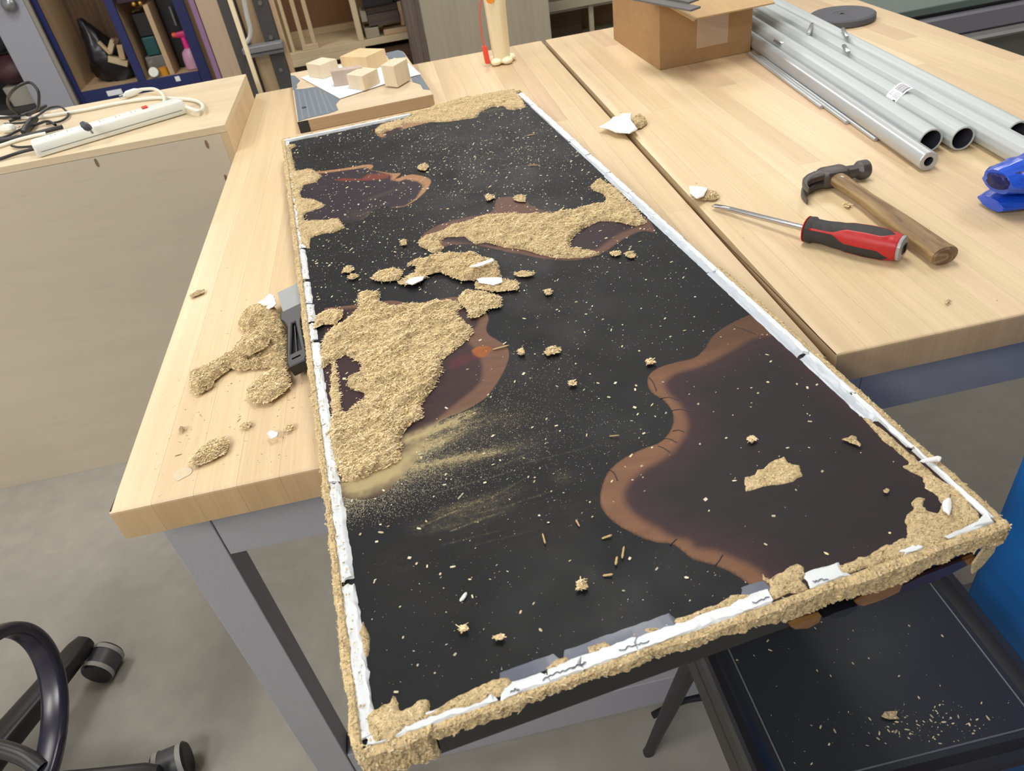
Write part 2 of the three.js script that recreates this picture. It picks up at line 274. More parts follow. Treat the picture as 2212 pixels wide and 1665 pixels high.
// ------------------------------------------------------------------ the resin slab and what is stuck to it
const YS = .947, YB = .9005;
const NL = at(783, 1622, YS), NR = at(2155, 1130, YS), FL = at(616, 306, YS), FR = at(1126, 200, YS);
const slab = thing('resin_slab', 'long black resin slab with reddish wood inlays and torn particleboard edges', 'slab', V(NL.x, YB, NL.z));
const dirOf = (a, b) => b.clone().sub(a).normalize();
const SX = .08, SZ = -1.22, SW = 1.0, SL = 1.7; let dustAt;   // dust lying at a point of the slab, 0 to 1
{
  const TW = 1024, TH = 1740, buf = new Float32Array(TW * TH), R = rng(5);
  // smears of dust: from pixel, to pixel, half width (m), strength
  const smear = (ax, ay, bx_, by, hw, st, fall = 1) => {
    const a = at(ax, ay, YS), b = at(bx_, by, YS), d = b.clone().sub(a), L = d.length(); d.divideScalar(L);
    const toI = (x) => (x - SX) / SW * TW, toJ = (z) => (z - SZ) / SL * TH, m = hw * 3;
    const i0 = Math.max(0, Math.floor(toI(Math.min(a.x, b.x) - m))), i1 = Math.min(TW - 1, Math.ceil(toI(Math.max(a.x, b.x) + m))), j0 = Math.max(0, Math.floor(toJ(Math.min(a.z, b.z) - m))), j1 = Math.min(TH - 1, Math.ceil(toJ(Math.max(a.z, b.z) + m)));
    const sd = Math.floor(R() * 1e4);
    for (let j = j0; j <= j1; j++) for (let i = i0; i <= i1; i++) {
      const x = SX + i / TW * SW - a.x, z = SZ + j / TH * SL - a.z, u = x * d.x + z * d.z, v = -x * d.z + z * d.x;
      const e = Math.exp(-v * v / hw / hw) * sstep(-hw, hw * 1.5, u) * (1 - sstep(L * (1 - .6 * fall), L + hw, u));
      if (e < .004) continue;
      const n = fbm(u * 25 + 100, v * 500 + 100, sd, 3) * .75 + fbm(u * 260 + 50, v * 260 + 50, sd + 5, 2) * .55;
      buf[j * TW + i] += st * e * sstep(.2, .85, n) * (.35 + 1.3 * Math.pow(hash(i, j, sd), 2));
    }
  };
  smear(742, 1052, 870, 1002, .011, 2, .7); smear(820, 1015, 1000, 935, .009, 1.0, .8); smear(750, 1045, 1010, 910, .014, .6, .7); smear(866, 957, 1050, 878, .0075, 2.2, .7); smear(900, 975, 1080, 890, .012, .7); smear(780, 1040, 1250, 930, .018, .5, 1); smear(880, 1010, 1180, 955, .006, 1.0); smear(745, 1060, 900, 1000, .016, 1.3);
  smear(960, 930, 1200, 880, .022, .35); smear(930, 1110, 1190, 1035, .008, .45); smear(960, 1120, 1150, 1070, .014, .28); smear(880, 1150, 1000, 1120, .010, .35); smear(1190, 1030, 1225, 1028, .012, .5);
  smear(1300, 362, 1260, 372, .010, .3); smear(1210, 270, 1245, 262, .012, .25); smear(1030, 430, 1000, 450, .012, .25); smear(1040, 240, 1120, 232, .010, .5); smear(1280, 395, 1300, 385, .014, .35); smear(750, 1070, 830, 1050, .01, .5);
  for (let i = 0; i < 26; i++) { const x = 680 + R() * 520, y = 330 + R() * 1000; smear(x, y, x + 60 + R() * 160, y - 20 - R() * 50, .006 + R() * .02, .05 + R() * .10); }
  for (let i = 0; i < 12; i++) { const x = 900 + R() * 250, y = 1000 + R() * 180; smear(x, y, x + 100 + R() * 160, y - 40 - R() * 30, .0012, .25 + R() * .3); }
  dustAt = (x, z) => { const i = clamp(Math.round((x - SX) / SW * TW), 3, TW - 4), j = clamp(Math.round((z - SZ) / SL * TH), 3, TH - 4); let s = 0; for (let b = -2; b <= 2; b++) for (let a = -2; a <= 2; a++) s += clamp(buf[(j + b) * TW + i + a]); return s / 25 * .85; };
  const base = [.095, .099, .113], dust = [.74, .67, .5];
  T.slab = dtex(TW, TH, (i, j) => { const x = SX + i / TW * SW, z = SZ + j / TH * SL, h = fbm(x * 14, z * 14, 41, 4) - .5, k = buf[j * TW + i], d = clamp(k) * .9, b = 1 + h * .45; return [lerp(base[0] * b, dust[0], d), lerp(base[1] * b, dust[1], d), lerp(base[2] * b, dust[2], d)]; });
  T.slabR = dtex(512, 870, (i, j) => { const x = SX + i / 512 * SW, z = SZ + j / 870 * SL, h = fbm(x * 20, z * 20, 51, 4), k = buf[Math.min(TH - 1, j * 2) * TW + i * 2], r = clamp(.55 + (h - .5) * .25 + k * .6, .3, 1); return [r, r, r]; }, false);
  for (const t of [T.slab, T.slabR]) { t.wrapS = t.wrapT = THREE.ClampToEdgeWrapping; }
  M.slab = new THREE.MeshPhysicalMaterial({ color: 0xffffff, map: T.slab, roughness: 1, roughnessMap: T.slabR, specularIntensity: .45 });
  const setUV = (g) => { const p = g.attributes.position, uv = g.attributes.uv; for (let i = 0; i < p.count; i++) uv.setXY(i, (p.getX(i) - SX) / SW, (p.getZ(i) - SZ) / SL); return g; };
  part('resin_block', setUV(plate([NL, NR, FR, FL], YS - .004, YS, .001)), M.slab, slab);
  part('resin_side', plate([NL, NR, FR, FL], YB, YS - .0038, .0015), M.resin, slab);
}
// wood inlays cast into the resin: pale sapwood rim, dark heartwood
function inlay(outer, heart, { sap = [.2, .105, .062], core = [.03, .016, .02], near = core, soft = .006, cell = .003, extra, seed = 3 } = {}) {
  const g = sheet(outer, YS, {
    cell, jag: .0004, jf: 90, seed, flat: false, hgt: () => .00035,
    col: (x, z, d) => {
      const n = fbm(x * 40, z * 160, seed, 3), t = sstep(-soft * .5, soft, sdf(heart, x, z) + (n - .5) * .004), k = .82 + n * .36; const far = sstep(.0, .045, sdf(heart, x, z)), cc = core.map((q, i) => lerp(near[i], q, far)); let c = sap.map((q, i) => lerp(q, cc[i], t) * k);
      if (extra) c = extra(x, z, c, n); const e = sstep(0, .0012, d), du = dustAt(x, z); return c.map((q, i) => lerp(lerp(q * .35, q, e), [.51, .41, .21][i], du));
    },
  });
  return part('wood_inlay', g, M.inlay, slab);
}
M.inlay = new THREE.MeshPhysicalMaterial({ color: 0xffffff, vertexColors: true, roughness: .55, specularIntensity: .45 });
{
  const curve = smooth(polyAt([1622, 678, 1575, 700, 1540, 725, 1520, 755, 1500, 772, 1460, 782, 1420, 795, 1402, 810, 1398, 828, 1408, 848, 1432, 864, 1450, 885, 1455, 908, 1445, 935, 1425, 955, 1380, 973, 1335, 998, 1310, 1025, 1299, 1055, 1296, 1081, 1303, 1103, 1327, 1128, 1373, 1155, 1416, 1171, 1455, 1176, 1476, 1192, 1494, 1206, 1544, 1221, 1585, 1239, 1623, 1266, 1650, 1290], YS), 160);
  const w1 = [...curve, ...polyAt([1672, 1297, 2146, 1126], YS)];
  const heart = [...smooth(polyAt([1690, 720, 1630, 728, 1575, 757, 1510, 790, 1455, 806, 1432, 828, 1440, 850, 1462, 872, 1477, 900, 1479, 928, 1465, 957, 1432, 987, 1385, 1015, 1355, 1040, 1343, 1065, 1348, 1092, 1380, 1123, 1421, 1147, 1452, 1164, 1484, 1171, 1500, 1187, 1544, 1194, 1589, 1212, 1635, 1236, 1670, 1272], YS), 140), ...polyAt([1700, 1330, 2200, 1160], YS)];
  inlay(w1, heart, { soft: .008, seed: 3, sap: [.19, .09, .046], near: [.04, .017, .021], core: [.0185, .0135, .0165], extra: (x, z, c) => { const k = lerp(.5, 1, sstep(at(1560, 722, YS).z, at(1415, 835, YS).z, z)), far = sstep(0, .012, sdf(heart, x, z)); return c.map((q) => q * lerp(k, 1, far)); } });
}
{
  const w2 = smooth(polyAt([700, 665, 750, 660, 847, 649, 889, 655, 931, 650, 990, 641, 1042, 665, 1056, 686, 1051, 709, 1056, 722, 1081, 738, 1097, 751, 1100, 771, 1090, 800, 1071, 833, 1048, 861, 1009, 884, 944, 915, 900, 990, 872, 1026, 816, 1074, 752, 1077, 716, 1060, 700, 900], YS), 160);
  const h2 = smooth(polyAt([690, 670, 847, 660, 931, 664, 985, 655, 1025, 674, 1034, 702, 1010, 728, 1036, 762, 1043, 786, 1043, 816, 1035, 832, 1014, 852, 950, 905, 905, 995, 850, 1050, 800, 1090, 745, 1100, 680, 1080], YS), 120);
  const knot = smooth(polyAt([1018, 757, 1029, 750, 1051, 747, 1062, 752, 1056, 765, 1038, 773, 1022, 766], YS), 40), streak = polyAt([970, 780, 1000, 766, 1022, 764, 1042, 770, 1000, 790, 970, 800], YS);
  inlay(w2, h2, { seed: 13, cell: .0018, sap: [.15, .075, .048], core: [.04, .019, .022], extra: (x, z, c, n) => { const k = sstep(-.001, .002, sdf(knot, x, z)), s = sstep(-.003, .004, sdf(streak, x, z)); return c.map((q, i) => lerp(lerp(q, [.085, .018, .024][i], s * .8), [.3, .09, .02][i] * (.7 + n * .6), k)); } });
}
{
  const w3 = smooth(polyAt([643, 371, 697, 369, 745, 363, 799, 355, 807, 359, 803, 366, 826, 371, 850, 374, 866, 374, 852, 388, 862, 384, 886, 377, 909, 379, 931, 389, 925, 406, 904, 428, 874, 446, 846, 449, 830, 447, 803, 456, 792, 468, 763, 481, 740, 483, 697, 482, 660, 475, 648, 415], YS), 150);
  const h3 = polyAt([640, 373, 697, 374, 745, 368, 792, 361, 800, 366, 846, 378, 846, 389, 862, 392, 876, 387, 904, 392, 916, 401, 900, 428, 876, 445, 846, 449, 803, 457, 792, 469, 763, 484, 697, 486, 650, 480, 640, 415], YS);
  const red = polyAt([715, 388, 745, 384, 780, 386, 795, 375, 843, 375, 839, 386, 792, 391, 735, 392], YS);
  inlay(w3, h3, { seed: 23, cell: .0035, soft: .003, sap: [.34, .18, .085], core: [.026, .018, .026], extra: (x, z, c) => { const s = sstep(-.002, .006, sdf(red, x, z)); return c.map((q, i) => lerp(q, [.16, .035, .022][i], s)); } });
  inlay(smooth(polyAt([808, 286, 814, 275, 832, 264, 870, 262, 930, 254, 930, 262, 870, 280, 850, 292, 838, 298, 820, 296], YS), 60), polyAt([828, 288, 838, 278, 870, 275, 870, 300, 830, 305], YS), { seed: 29, cell: .004, sap: [.3, .17, .09] });
  inlay(smooth(polyAt([901, 524, 916, 504, 947, 486, 1000, 470, 1060, 458, 1075, 428, 1110, 425, 1180, 455, 1290, 450, 1375, 460, 1405, 478, 1414, 503, 1391, 499, 1356, 512, 1300, 548, 1262, 560, 1200, 562, 1100, 545, 1010, 528, 960, 532, 925, 540], YS), 120), polyAt([930, 520, 950, 500, 1010, 482, 1075, 470, 1200, 465, 1375, 470, 1395, 485, 1340, 505, 1290, 540, 1200, 552, 1100, 535, 960, 522], YS), { seed: 33, cell: .004, sap: [.12, .06, .045], core: [.03, .017, .022] });
}
for (const q of [[1426, 861, 1445, 858, 1464, 864], [1450, 887, 1470, 884, 1495, 888], [1453, 931, 1466, 929, 1478, 933], [1432, 947, 1447, 948, 1462, 956], [1421, 963, 1432, 967, 1448, 977], [1313, 1013, 1325, 1020, 1334, 1038], [1448, 1177, 1455, 1170, 1462, 1164], [1545, 1221, 1553, 1212, 1561, 1198], [1402, 815, 1412, 828, 1418, 845], [1585, 704, 1610, 712, 1635, 722]]) {
  const p = polyAt(q, YS + .0004); part('crack', tube(p, .0006, 10, 5), M.black, slab);
}
// ---- particleboard left on the faces and edges
const chipCol = (seed, k0 = 1) => (x, z, d) => { const n = fbm(x * 60, z * 60, seed, 3), m = vn(x * 420, z * 420, seed + 3), k = k0 * (.86 + n * .36 + (m - .5) * .34); return [k, k * (.97 + n * .03), k * (.9 + n * .1)]; };
const BOX = new THREE.BoxGeometry(1, 1, 1), CRUMB = new THREE.IcosahedronGeometry(.5, 0);
const fibreTint = (R) => () => { const t = R(), k = .58 + R() * .52; return new THREE.Color().setRGB((1 + t * .04) * k, (.775 + t * .1) * k, (.415 + t * .17) * k); };
const qEuler = (x, y, z) => new THREE.Quaternion().setFromEuler(new THREE.Euler(x, y, z, 'YXZ'));
function fibres(name, poly, y0, hgt, n, seed, parent, lmax = .011) {
  const R = rng(seed); let a = [1e9, -1e9, 1e9, -1e9]; for (const p of poly) a = [Math.min(a[0], p.x), Math.max(a[1], p.x), Math.min(a[2], p.z), Math.max(a[3], p.z)];
  scatter(name, BOX, M.fibre, Math.round(n * 1.6), () => {
    const x = lerp(a[0], a[1], R()), z = lerp(a[2], a[3], R()), d = sdf(poly, x, z); const l = .002 + R() * R() * R() * (lmax + .002), q = qEuler((R() - .5) * .5, R() < .65 ? (R() - .5) * 1.5 : R() * 6.28, (R() - .35) * .9), w = .00035 + R() * R() * .0012; R();
    if (d < -.002) return null; return { p: V(x, y0 + hgt(x, z, Math.max(d, .0005)) + .0004, z), s: V(l, .0002 + R() * .0004, w), q };
  }, parent, fibreTint(R));
}
// a patch stuck to the slab
function patch(flat, th, { rough = .0008, fluff = 0, jag = .0016, seed = 1, cell = .0025, k = 1, lump = 0, name = 'particleboard_patch' } = {}) {
  const poly = polyAt(flat, YS + th * .5);
  const hgt = (x, z, d) => (th + lump * (Math.max(0, fbm(x * 45, z * 75, seed + 2, 3) - .42) * 1.8 + Math.max(0, fbm(x * 130 + z * 30, z * 200, seed + 6, 2) - .5) * .9)) * (1 - Math.exp(-d / .0012)) * (1 - .25 * Math.exp(-d / .01)) + (fbm(x * 300, z * 300, seed, 3) - .5) * 2 * rough * clamp(d / .002);
  const o = part(name, sheet(poly, YS, { cell, jag, seed, hgt: (x, z, d) => Math.max(.0006, hgt(x, z, d)), col: chipCol(seed, fluff ? k * .92 : k) }), M.chip, slab);
  if (fluff) fibres('wood_fibre', poly, YS, (x, z, d) => Math.max(.0006, hgt(x, z, d)), fluff, seed + 50, slab);
  return o;
}
patch([1299, 392, 1276, 400, 1280, 408, 1304, 417, 1311, 429, 1304, 439, 1283, 441, 1250, 450, 1200, 460, 1168, 462, 1097, 461, 1050, 464, 1027, 474, 968, 493, 928, 507, 904, 521, 903, 528, 914, 533, 926, 537, 933, 544, 947, 544, 958, 533, 950, 520, 961, 511, 1003, 509, 1027, 526, 1050, 522, 1092, 533, 1128, 537, 1163, 547, 1203, 556, 1262, 555, 1297, 548, 1285, 542, 1238, 540, 1228, 526, 1238, 509, 1257, 493, 1294, 476, 1332, 477, 1374, 487, 1396, 481, 1378, 453, 1354, 432, 1326, 404], .004, { fluff: 6000, rough: .0014, lump: .009, seed: 61 });
patch([704, 722, 740, 696, 769, 673, 782, 662, 772, 647, 779, 631, 795, 628, 821, 634, 815, 650, 828, 657, 847, 663, 892, 660, 931, 653, 964, 650, 999, 660, 983, 679, 1006, 699, 1022, 715, 1006, 735, 970, 764, 951, 777, 954, 799, 938, 832, 922, 855, 905, 877, 914, 900, 889, 913, 876, 926, 863, 945, 865, 988, 847, 1004, 802, 1020, 776, 1036, 743, 1038, 728, 1007, 711, 929, 718, 897, 756, 887, 776, 871, 795, 851, 776, 842, 750, 832, 753, 819, 776, 806, 782, 793, 776, 780, 746, 764, 717, 780, 698, 793, 691, 767], .004, { fluff: 13000, rough: .0016, lump: .012, seed: 71 });
patch([618, 312, 641, 314, 627, 321, 633, 345, 638, 368, 679, 367, 695, 380, 681, 392, 653, 399, 648, 415, 651, 427, 676, 432, 702, 441, 693, 448, 662, 457, 655, 464, 658, 476, 693, 476, 730, 471, 745, 490, 721, 500, 700, 502, 680, 508, 669, 513, 669, 535, 648, 528, 636, 450, 622, 368], .004, { fluff: 1500, rough: .0012, lump: .006, seed: 81, cell: .003 });
patch([810, 281, 829, 269, 886, 253, 905, 242, 960, 222, 1036, 205, 1112, 193, 1130, 218, 1135, 230, 1112, 236, 1097, 235, 1087, 227, 1061, 230, 1038, 240, 1028, 253, 960, 262, 933, 262, 874, 266, 845, 280, 818, 287], .004, { fluff: 2600, rough: .0016, lump: .006, seed: 91, cell: .003 });
patch([1856, 895, 1889, 928, 1910, 952, 1940, 976, 1964, 997, 1952, 1006, 1970, 1018, 1994, 1030, 2000, 1054, 2027, 1072, 2033, 1087, 2027, 1105, 2006, 1102, 1994, 1090, 1997, 1075, 1982, 1072, 1967, 1084, 1973, 1096, 1952, 1117, 1958, 1138, 1958, 1159, 1931, 1171, 1904, 1180, 1865, 1201, 1820, 1216, 1775, 1230, 1790, 1237, 1820, 1242, 1868, 1226, 1940, 1205, 2030, 1174, 2090, 1141, 2117, 1122, 2117, 1108, 2072, 1057, 2024, 1027, 1945, 958, 1880, 905], .0032, { rough: .0008, jag: .0022, seed: 101, k: .96, cell: .002 });
patch([1642, 1229, 1655, 1244, 1663, 1248, 1696, 1231, 1708, 1222, 1725, 1217, 1737, 1223, 1736, 1234, 1747, 1244, 1733, 1252, 1745, 1271, 1696, 1283, 1671, 1293, 1659, 1275, 1663, 1264, 1650, 1250], .0034, { rough: .0008, jag: .002, seed: 103, k: .97, cell: .0017 });
patch([1461, 1334, 1453, 1343, 1477, 1347, 1531, 1326, 1580, 1312, 1622, 1289, 1628, 1279, 1605, 1283, 1584, 1281, 1552, 1302, 1506, 1318], .0034, { rough: .0008, seed: 105, k: 1, cell: .0017 });
patch([1393, 1359, 1399, 1353, 1420, 1353, 1443, 1355, 1425, 1362, 1407, 1370], .003, { seed: 107, cell: .0015 });
patch([787, 1550, 803, 1533, 821, 1527, 838, 1516, 846, 1503, 851, 1495, 857, 1516, 867, 1533, 884, 1524, 896, 1521, 902, 1511, 925, 1509, 926, 1524, 921, 1542, 945, 1530, 971, 1510, 991, 1501, 1026, 1484, 1064, 1467, 1093, 1461, 1119, 1472, 1101, 1487, 1035, 1522, 974, 1539, 934, 1550, 873, 1579, 850, 1600, 812, 1605, 798, 1600, 792, 1574], .0042, { rough: .0012, jag: .0018, seed: 109, k: 1.02, cell: .0017, lump: .002 });
patch([784, 1342, 796, 1372, 796, 1415, 786, 1423, 772, 1368], .003, { seed: 111, k: .9, cell: .0015 });
patch([1174, 1443, 1194, 1426, 1226, 1411, 1230, 1426, 1211, 1449, 1191, 1454], .003, { seed: 113, k: .9, cell: .0015 });
patch([1267, 1418, 1270, 1396, 1290, 1388, 1306, 1384, 1330, 1396, 1310, 1407, 1296, 1413], .003, { seed: 115, k: .9, cell: .0015 });
patch([1362, 1392, 1366, 1368, 1374, 1366, 1376, 1378, 1366, 1386, 1345, 1396], .002, { seed: 116, k: .95, cell: .0012, jag: .0006 });
patch([1608, 1047, 1609, 1030, 1632, 1024, 1634, 1011, 1651, 1011, 1661, 998, 1694, 985, 1703, 998, 1726, 1004, 1734, 1027, 1707, 1043, 1684, 1047, 1658, 1047, 1612, 1061], .0022, { rough: .0006, jag: .0014, seed: 117, k: 1.02, cell: .0017 });
patch([716, 780, 724, 778, 735, 860, 738, 905, 745, 960, 735, 985, 722, 940, 712, 850], .003, { fluff: 300, seed: 119 });
// ragged walls of board left around the rim
function edgeWall(A, B, out, seed, { tMin = .003, tMax = .008, hMin = .008, hMax = .024, top = .0035, f = 30, k = 1 } = {}) {
  const L = A.distanceTo(B), d = dirOf(A, B), n = Math.ceil(L / .0018), NB = 9, m = NB + 5, ringsP = [];
  for (let i = 0; i <= n; i++) {
    const u = i / n * L, p = A.clone().addScaledVector(d, u), end = Math.min(1, Math.min(i, n - i) / 3);
    const t = lerp(tMin, tMax, fbm(u * f, 1, seed, 3)), h = lerp(hMin, hMax, sstep(.25, .75, fbm(u * f * .6, 7, seed + 3, 5))) + (fbm(u * 400, 2, seed + 8, 2) - .5) * .005, tp = top * (.5 + .9 * fbm(u * 90, 3, seed + 5, 2));
    const prof = [[-.001, tp * .3], [.0005, tp], [t * .55, tp * 1.05], [t * .95, tp * .6]];
    for (let k = 0; k < NB; k++) { const q = (k + .6) / NB; prof.push([t * (1.02 - .15 * q) + (fbm(u * 170, q * h * 420, seed + 21, 3) - .5) * .0042, -h * q]); }
    prof.push([-.001, -h * 1.0]);
    ringsP.push(prof.map(([o, y], j) => p.clone().addScaledVector(out, o * (.7 + .3 * end) + (j > 1 && j < m - 1 ? (hash(i, j, seed) - .5) * .0009 : 0)).addScaledVector(d, (hash(i, j, seed + 1) - .5) * .0009).add(V(0, y + (hash(i, j, seed + 2) - .5) * .0009, 0))));
  }
  const pos = [], uv = [], col = [];
  for (let i = 0; i < n; i++) for (let j = 0; j < m - 1; j++) { const c0 = k * (.82 + .4 * fbm(i * .3, j * .8, seed + 9, 2) + .16 * hash(i, j, seed + 10)); for (const [a, b] of [[i, j], [i + 1, j], [i, j + 1], [i + 1, j], [i + 1, j + 1], [i, j + 1]]) { const q = ringsP[a][b]; pos.push(q.x, q.y, q.z); uv.push(a / n * L, b * .003); col.push(c0, c0 * .97, c0 * .92); } }
  const g = new THREE.BufferGeometry(); g.setAttribute('position', new THREE.Float32BufferAttribute(pos, 3)); g.setAttribute('uv', new THREE.Float32BufferAttribute(uv, 2)); g.setAttribute('color', new THREE.Float32BufferAttribute(col, 3)); g.computeVertexNormals();
  const Rf = rng(seed + 400); scatter('wood_fibre', BOX, M.fibre, Math.round(L * 1500), () => { const i = Math.floor(Rf() * n), j = 1 + Math.floor(Rf() * (m - 2)), q = ringsP[i][j]; return { p: q.clone(), s: V(.0013 + Rf() * Rf() * .005, .0003 + Rf() * .0003, .0004 + Rf() * .0008), q: qEuler((Rf() - .5) * 1.4, Math.atan2(-d.z, d.x) + (Rf() - .5) * 1.2, (Rf() - .5) * 1.2) }; }, slab, () => { const q = k * (.5 + Rf() * .6); return new THREE.Color().setRGB(.8 * q, .68 * q, .45 * q); });
  return part('particleboard_edge', g, M.chip2, slab);
}
M.chip2 = M.chip.clone(); M.chip2.side = THREE.DoubleSide;
const on = dirOf(NL, NR), outN = V(-on.z, 0, on.x).multiplyScalar(1); if (outN.z < 0) outN.negate();
const ol = dirOf(NL, FL), outL = V(ol.z, 0, -ol.x); if (outL.x > 0) outL.negate();
const orr = dirOf(NR, FR), outR = V(orr.z, 0, -orr.x); if (outR.x < 0) outR.negate();
const of = dirOf(FL, FR), outF = V(of.z, 0, -of.x); if (outF.z > 0) outF.negate();
const nearAt = (t) => NL.clone().lerp(NR, t), leftAt = (t) => NL.clone().lerp(FL, t), rightAt = (t) => NR.clone().lerp(FR, t), farAt = (t) => FL.clone().lerp(FR, t);
edgeWall(nearAt(-.008), nearAt(.096), outN, 201, { hMin: .032, hMax: .046, tMin: .006, tMax: .01, top: .003 });
edgeWall(nearAt(.084), nearAt(.568), outN, 203, { hMin: .008, hMax: .015, tMin: .004, tMax: .008, top: .002 });
edgeWall(nearAt(.552), nearAt(.73), outN, 205, { hMin: .014, hMax: .025, tMin: .005, tMax: .009, top: .002, k: .96 });
edgeWall(nearAt(.71), nearAt(1.012), outN, 207, { hMin: .017, hMax: .027, tMin: .006, tMax: .011, top: .0025, k: .94 });
edgeWall(leftAt(-.004), leftAt(.504), outL, 209, { hMin: .02, hMax: .038, tMin: .005, tMax: .010, top: .004, f: 40 });
edgeWall(leftAt(.496), leftAt(1.004), outL, 211, { hMin: .015, hMax: .03, tMin: .005, tMax: .011, top: .006, f: 40 });
edgeWall(rightAt(-.006), rightAt(.345), outR, 213, { hMin: .018, hMax: .03, tMin: .005, tMax: .009, top: .003, k: .95 });
edgeWall(rightAt(.34), rightAt(1.0), outR, 215, { hMin: .004, hMax: .012, tMin: .0005, tMax: .003, top: .002 });
edgeWall(farAt(0), farAt(1), outF, 217, { hMin: .01, hMax: .02, tMin: .003, tMax: .008, top: .006 });
// white melamine lip along the rim, in the broken lengths that show; profile is [inward, up]
function lip(A, B, inn, prof, m, seed, name = 'melamine_strip', wob = .0008) {
  const d = dirOf(A, B), L = A.distanceTo(B), n = Math.max(4, Math.ceil(L / .0035)), rings = [];
  for (let i = 0; i <= n; i++) { const u = i / n * L, e = (i === 0 || i === n); rings.push([...prof, [prof[prof.length - 1][0], -.0005], [prof[0][0], -.0005]].map(([o, y], j) => A.clone().addScaledVector(d, u + (e ? (hash(j, i, seed) - .5) * .009 : 0)).addScaledVector(inn, o + (fbm(u * 110, j * 3, seed, 3) - .5) * 2.6 * wob * (y > 0 ? 1 : .5)).add(V(0, y + (y > .001 ? (fbm(u * 40, j, seed + 4, 2) - .5) * .001 : 0), 0)))); }
  return part(name, loft(rings, .5), m, slab);
}
const inN = outN.clone().negate(), inL = outL.clone().negate(), inR = outR.clone().negate(), inF = outF.clone().negate();
for (const [a, b, w] of [[.012, .055, .012], [.06, .19, .012], [.2, .265, .012], [.27, .315, .014], [.32, .4, .014], [.403, .5, .013], [.503, .56, .013], [.562, .615, .015], [.678, .738, .016], [.835, .87, .010], [.915, .985, .007]])
  lip(nearAt(a), nearAt(b), inN, [[.0002, .001], [.0012, .0028], [w * .5, .0029], [w - .002, .0022], [w, .0006]], M.white, a * 999 | 0, 'melamine_strip', .0014);
for (const [a, b] of [[.2, .29], [.3, .405], [.41, .47], [.58, .625]]) lip(nearAt(a), nearAt(b), inN, [[.0112, .0016], [.017, .0009], [.0235, .0003]], M.fillet, a * 777 | 0, 'resin_fillet');
for (const [a, b, w] of [[.006, .105, .013], [.112, .2, .013], [.203, .27, .012], [.273, .355, .012], [.358, .395, .013], [.40, .43, .011], [.435, .47, .012], [.475, .52, .011], [.525, .6, .011], [.605, .655, .012], [.66, .735, .013], [.74, .79, .009], [.795, .85, .01], [.855, .89, .008], [.9, .95, .01], [.955, .995, .009]])
  lip(leftAt(a), leftAt(b), inL, [[.0002, .0015], [.0015, .0028], [w * .5, .0033], [w - .0025, .0024], [w, .0006]], M.white, a * 555 | 0, 'melamine_strip', .0017);
for (const [a, b, w] of [[.005, .07, .004], [.072, .135, .005], [.137, .19, .005], [.193, .34, .006], [.341, .41, .007], [.412, .475, .007], [.477, .545, .007], [.547, .61, .009], [.612, .68, .009], [.682, .74, .010], [.744, .83, .012], [.833, .92, .012], [.923, .99, .011]])
  lip(rightAt(a), rightAt(b), inR, [[.0002, .002], [.001, .0042], [w * .6, .0046], [w, .004], [w + .001, .0025]], M.white, a * 333 | 0, 'melamine_strip', .0009);
for (const [a, b, w] of [[.105, .19, .017], [.193, .34, .018], [.341, .475, .017], [.477, .61, .016], [.612, .74, .014]]) lip(rightAt(a), rightAt(b), inR, [[.0055, .0025], [.008, .0010], [w - .004, .0008], [w - .002, .0015], [w, .0004]], M.trough ||= mat(lin(.5, .55, .61), .35), a * 222 | 0, 'resin_fillet');
lip(farAt(.0), farAt(.52), inF, [[.0002, .003], [.001, .006], [.008, .0055], [.009, .001]], M.white, 91);
for (const q of [[1337, 1405, 1360, 1397, 1385, 1390, 1402, 1383], [1236, 1442, 1250, 1436, 1266, 1431], [1172, 1467, 1200, 1455, 1225, 1446, 1262, 1433], [1102, 1493, 1115, 1488, 1122, 1490], [1626, 1302, 1645, 1294, 1662, 1289], [1757, 1256, 1772, 1251, 1790, 1252]]) part('ink_mark', tube(polyAt(q, YS + .0036).flatMap((p, i, a) => i < a.length - 1 ? [0, .2, .4, .6, .8].map(k => p.clone().lerp(a[i + 1], k).add(V(0, 0, (hash(i, k * 10, q[0]) - .5) * .0022))) : [p]), .0004, 60, 5), M.inkm ||= mat(lin(.1, .11, .15), .6), slab);
part('melamine_strip', sheet(polyAt([2100, 1139, 2118, 1117, 2128, 1104, 2150, 1127], YS + .003), YS, { cell: .0016, jag: .0008, seed: 5, flat: false, hgt: () => .0036 }), M.white, slab);
// wood showing on the near side of the slab
function sideAt(px, py, o = .0006) { const p0 = nearAt(0).addScaledVector(outN, o), d = ray(px, py), t = p0.clone().sub(camera.position).dot(outN) / d.dot(outN); return camera.position.clone().addScaledVector(d, t); }
function sideWood(flat, m, depth = .002, name = 'side_wood') {
  const pts = P2(flat).map(q => sideAt(q[0], q[1])), u = on, o = pts[0].clone(), s = new THREE.Shape(pts.map(p => new THREE.Vector2(p.clone().sub(o).dot(u), p.y - o.y)));
  const g = new THREE.ExtrudeGeometry(s, { depth, bevelEnabled: false }); basis(g, o.clone().addScaledVector(outN, -.001), u, V(0, 1, 0), outN); return part(name, uvm(g, 'x'), m, slab);
}
const woodLight = mat(lin(.4, .21, .07), .45, { map: T.hick }), woodHeart = mat(lin(.035, .014, .018), .35);
sideWood([1842, 1300, 1868, 1284, 1910, 1262, 1950, 1250, 1940, 1274, 1905, 1291, 1862, 1305], woodLight, .003);
sideWood([1944, 1262, 1990, 1240, 2060, 1213, 2106, 1196, 2104, 1208, 2050, 1236, 1990, 1262, 1938, 1279], woodHeart, .003);
sideWood([2078, 1206, 2100, 1197, 2104, 1206, 2086, 1216], woodLight, .004);
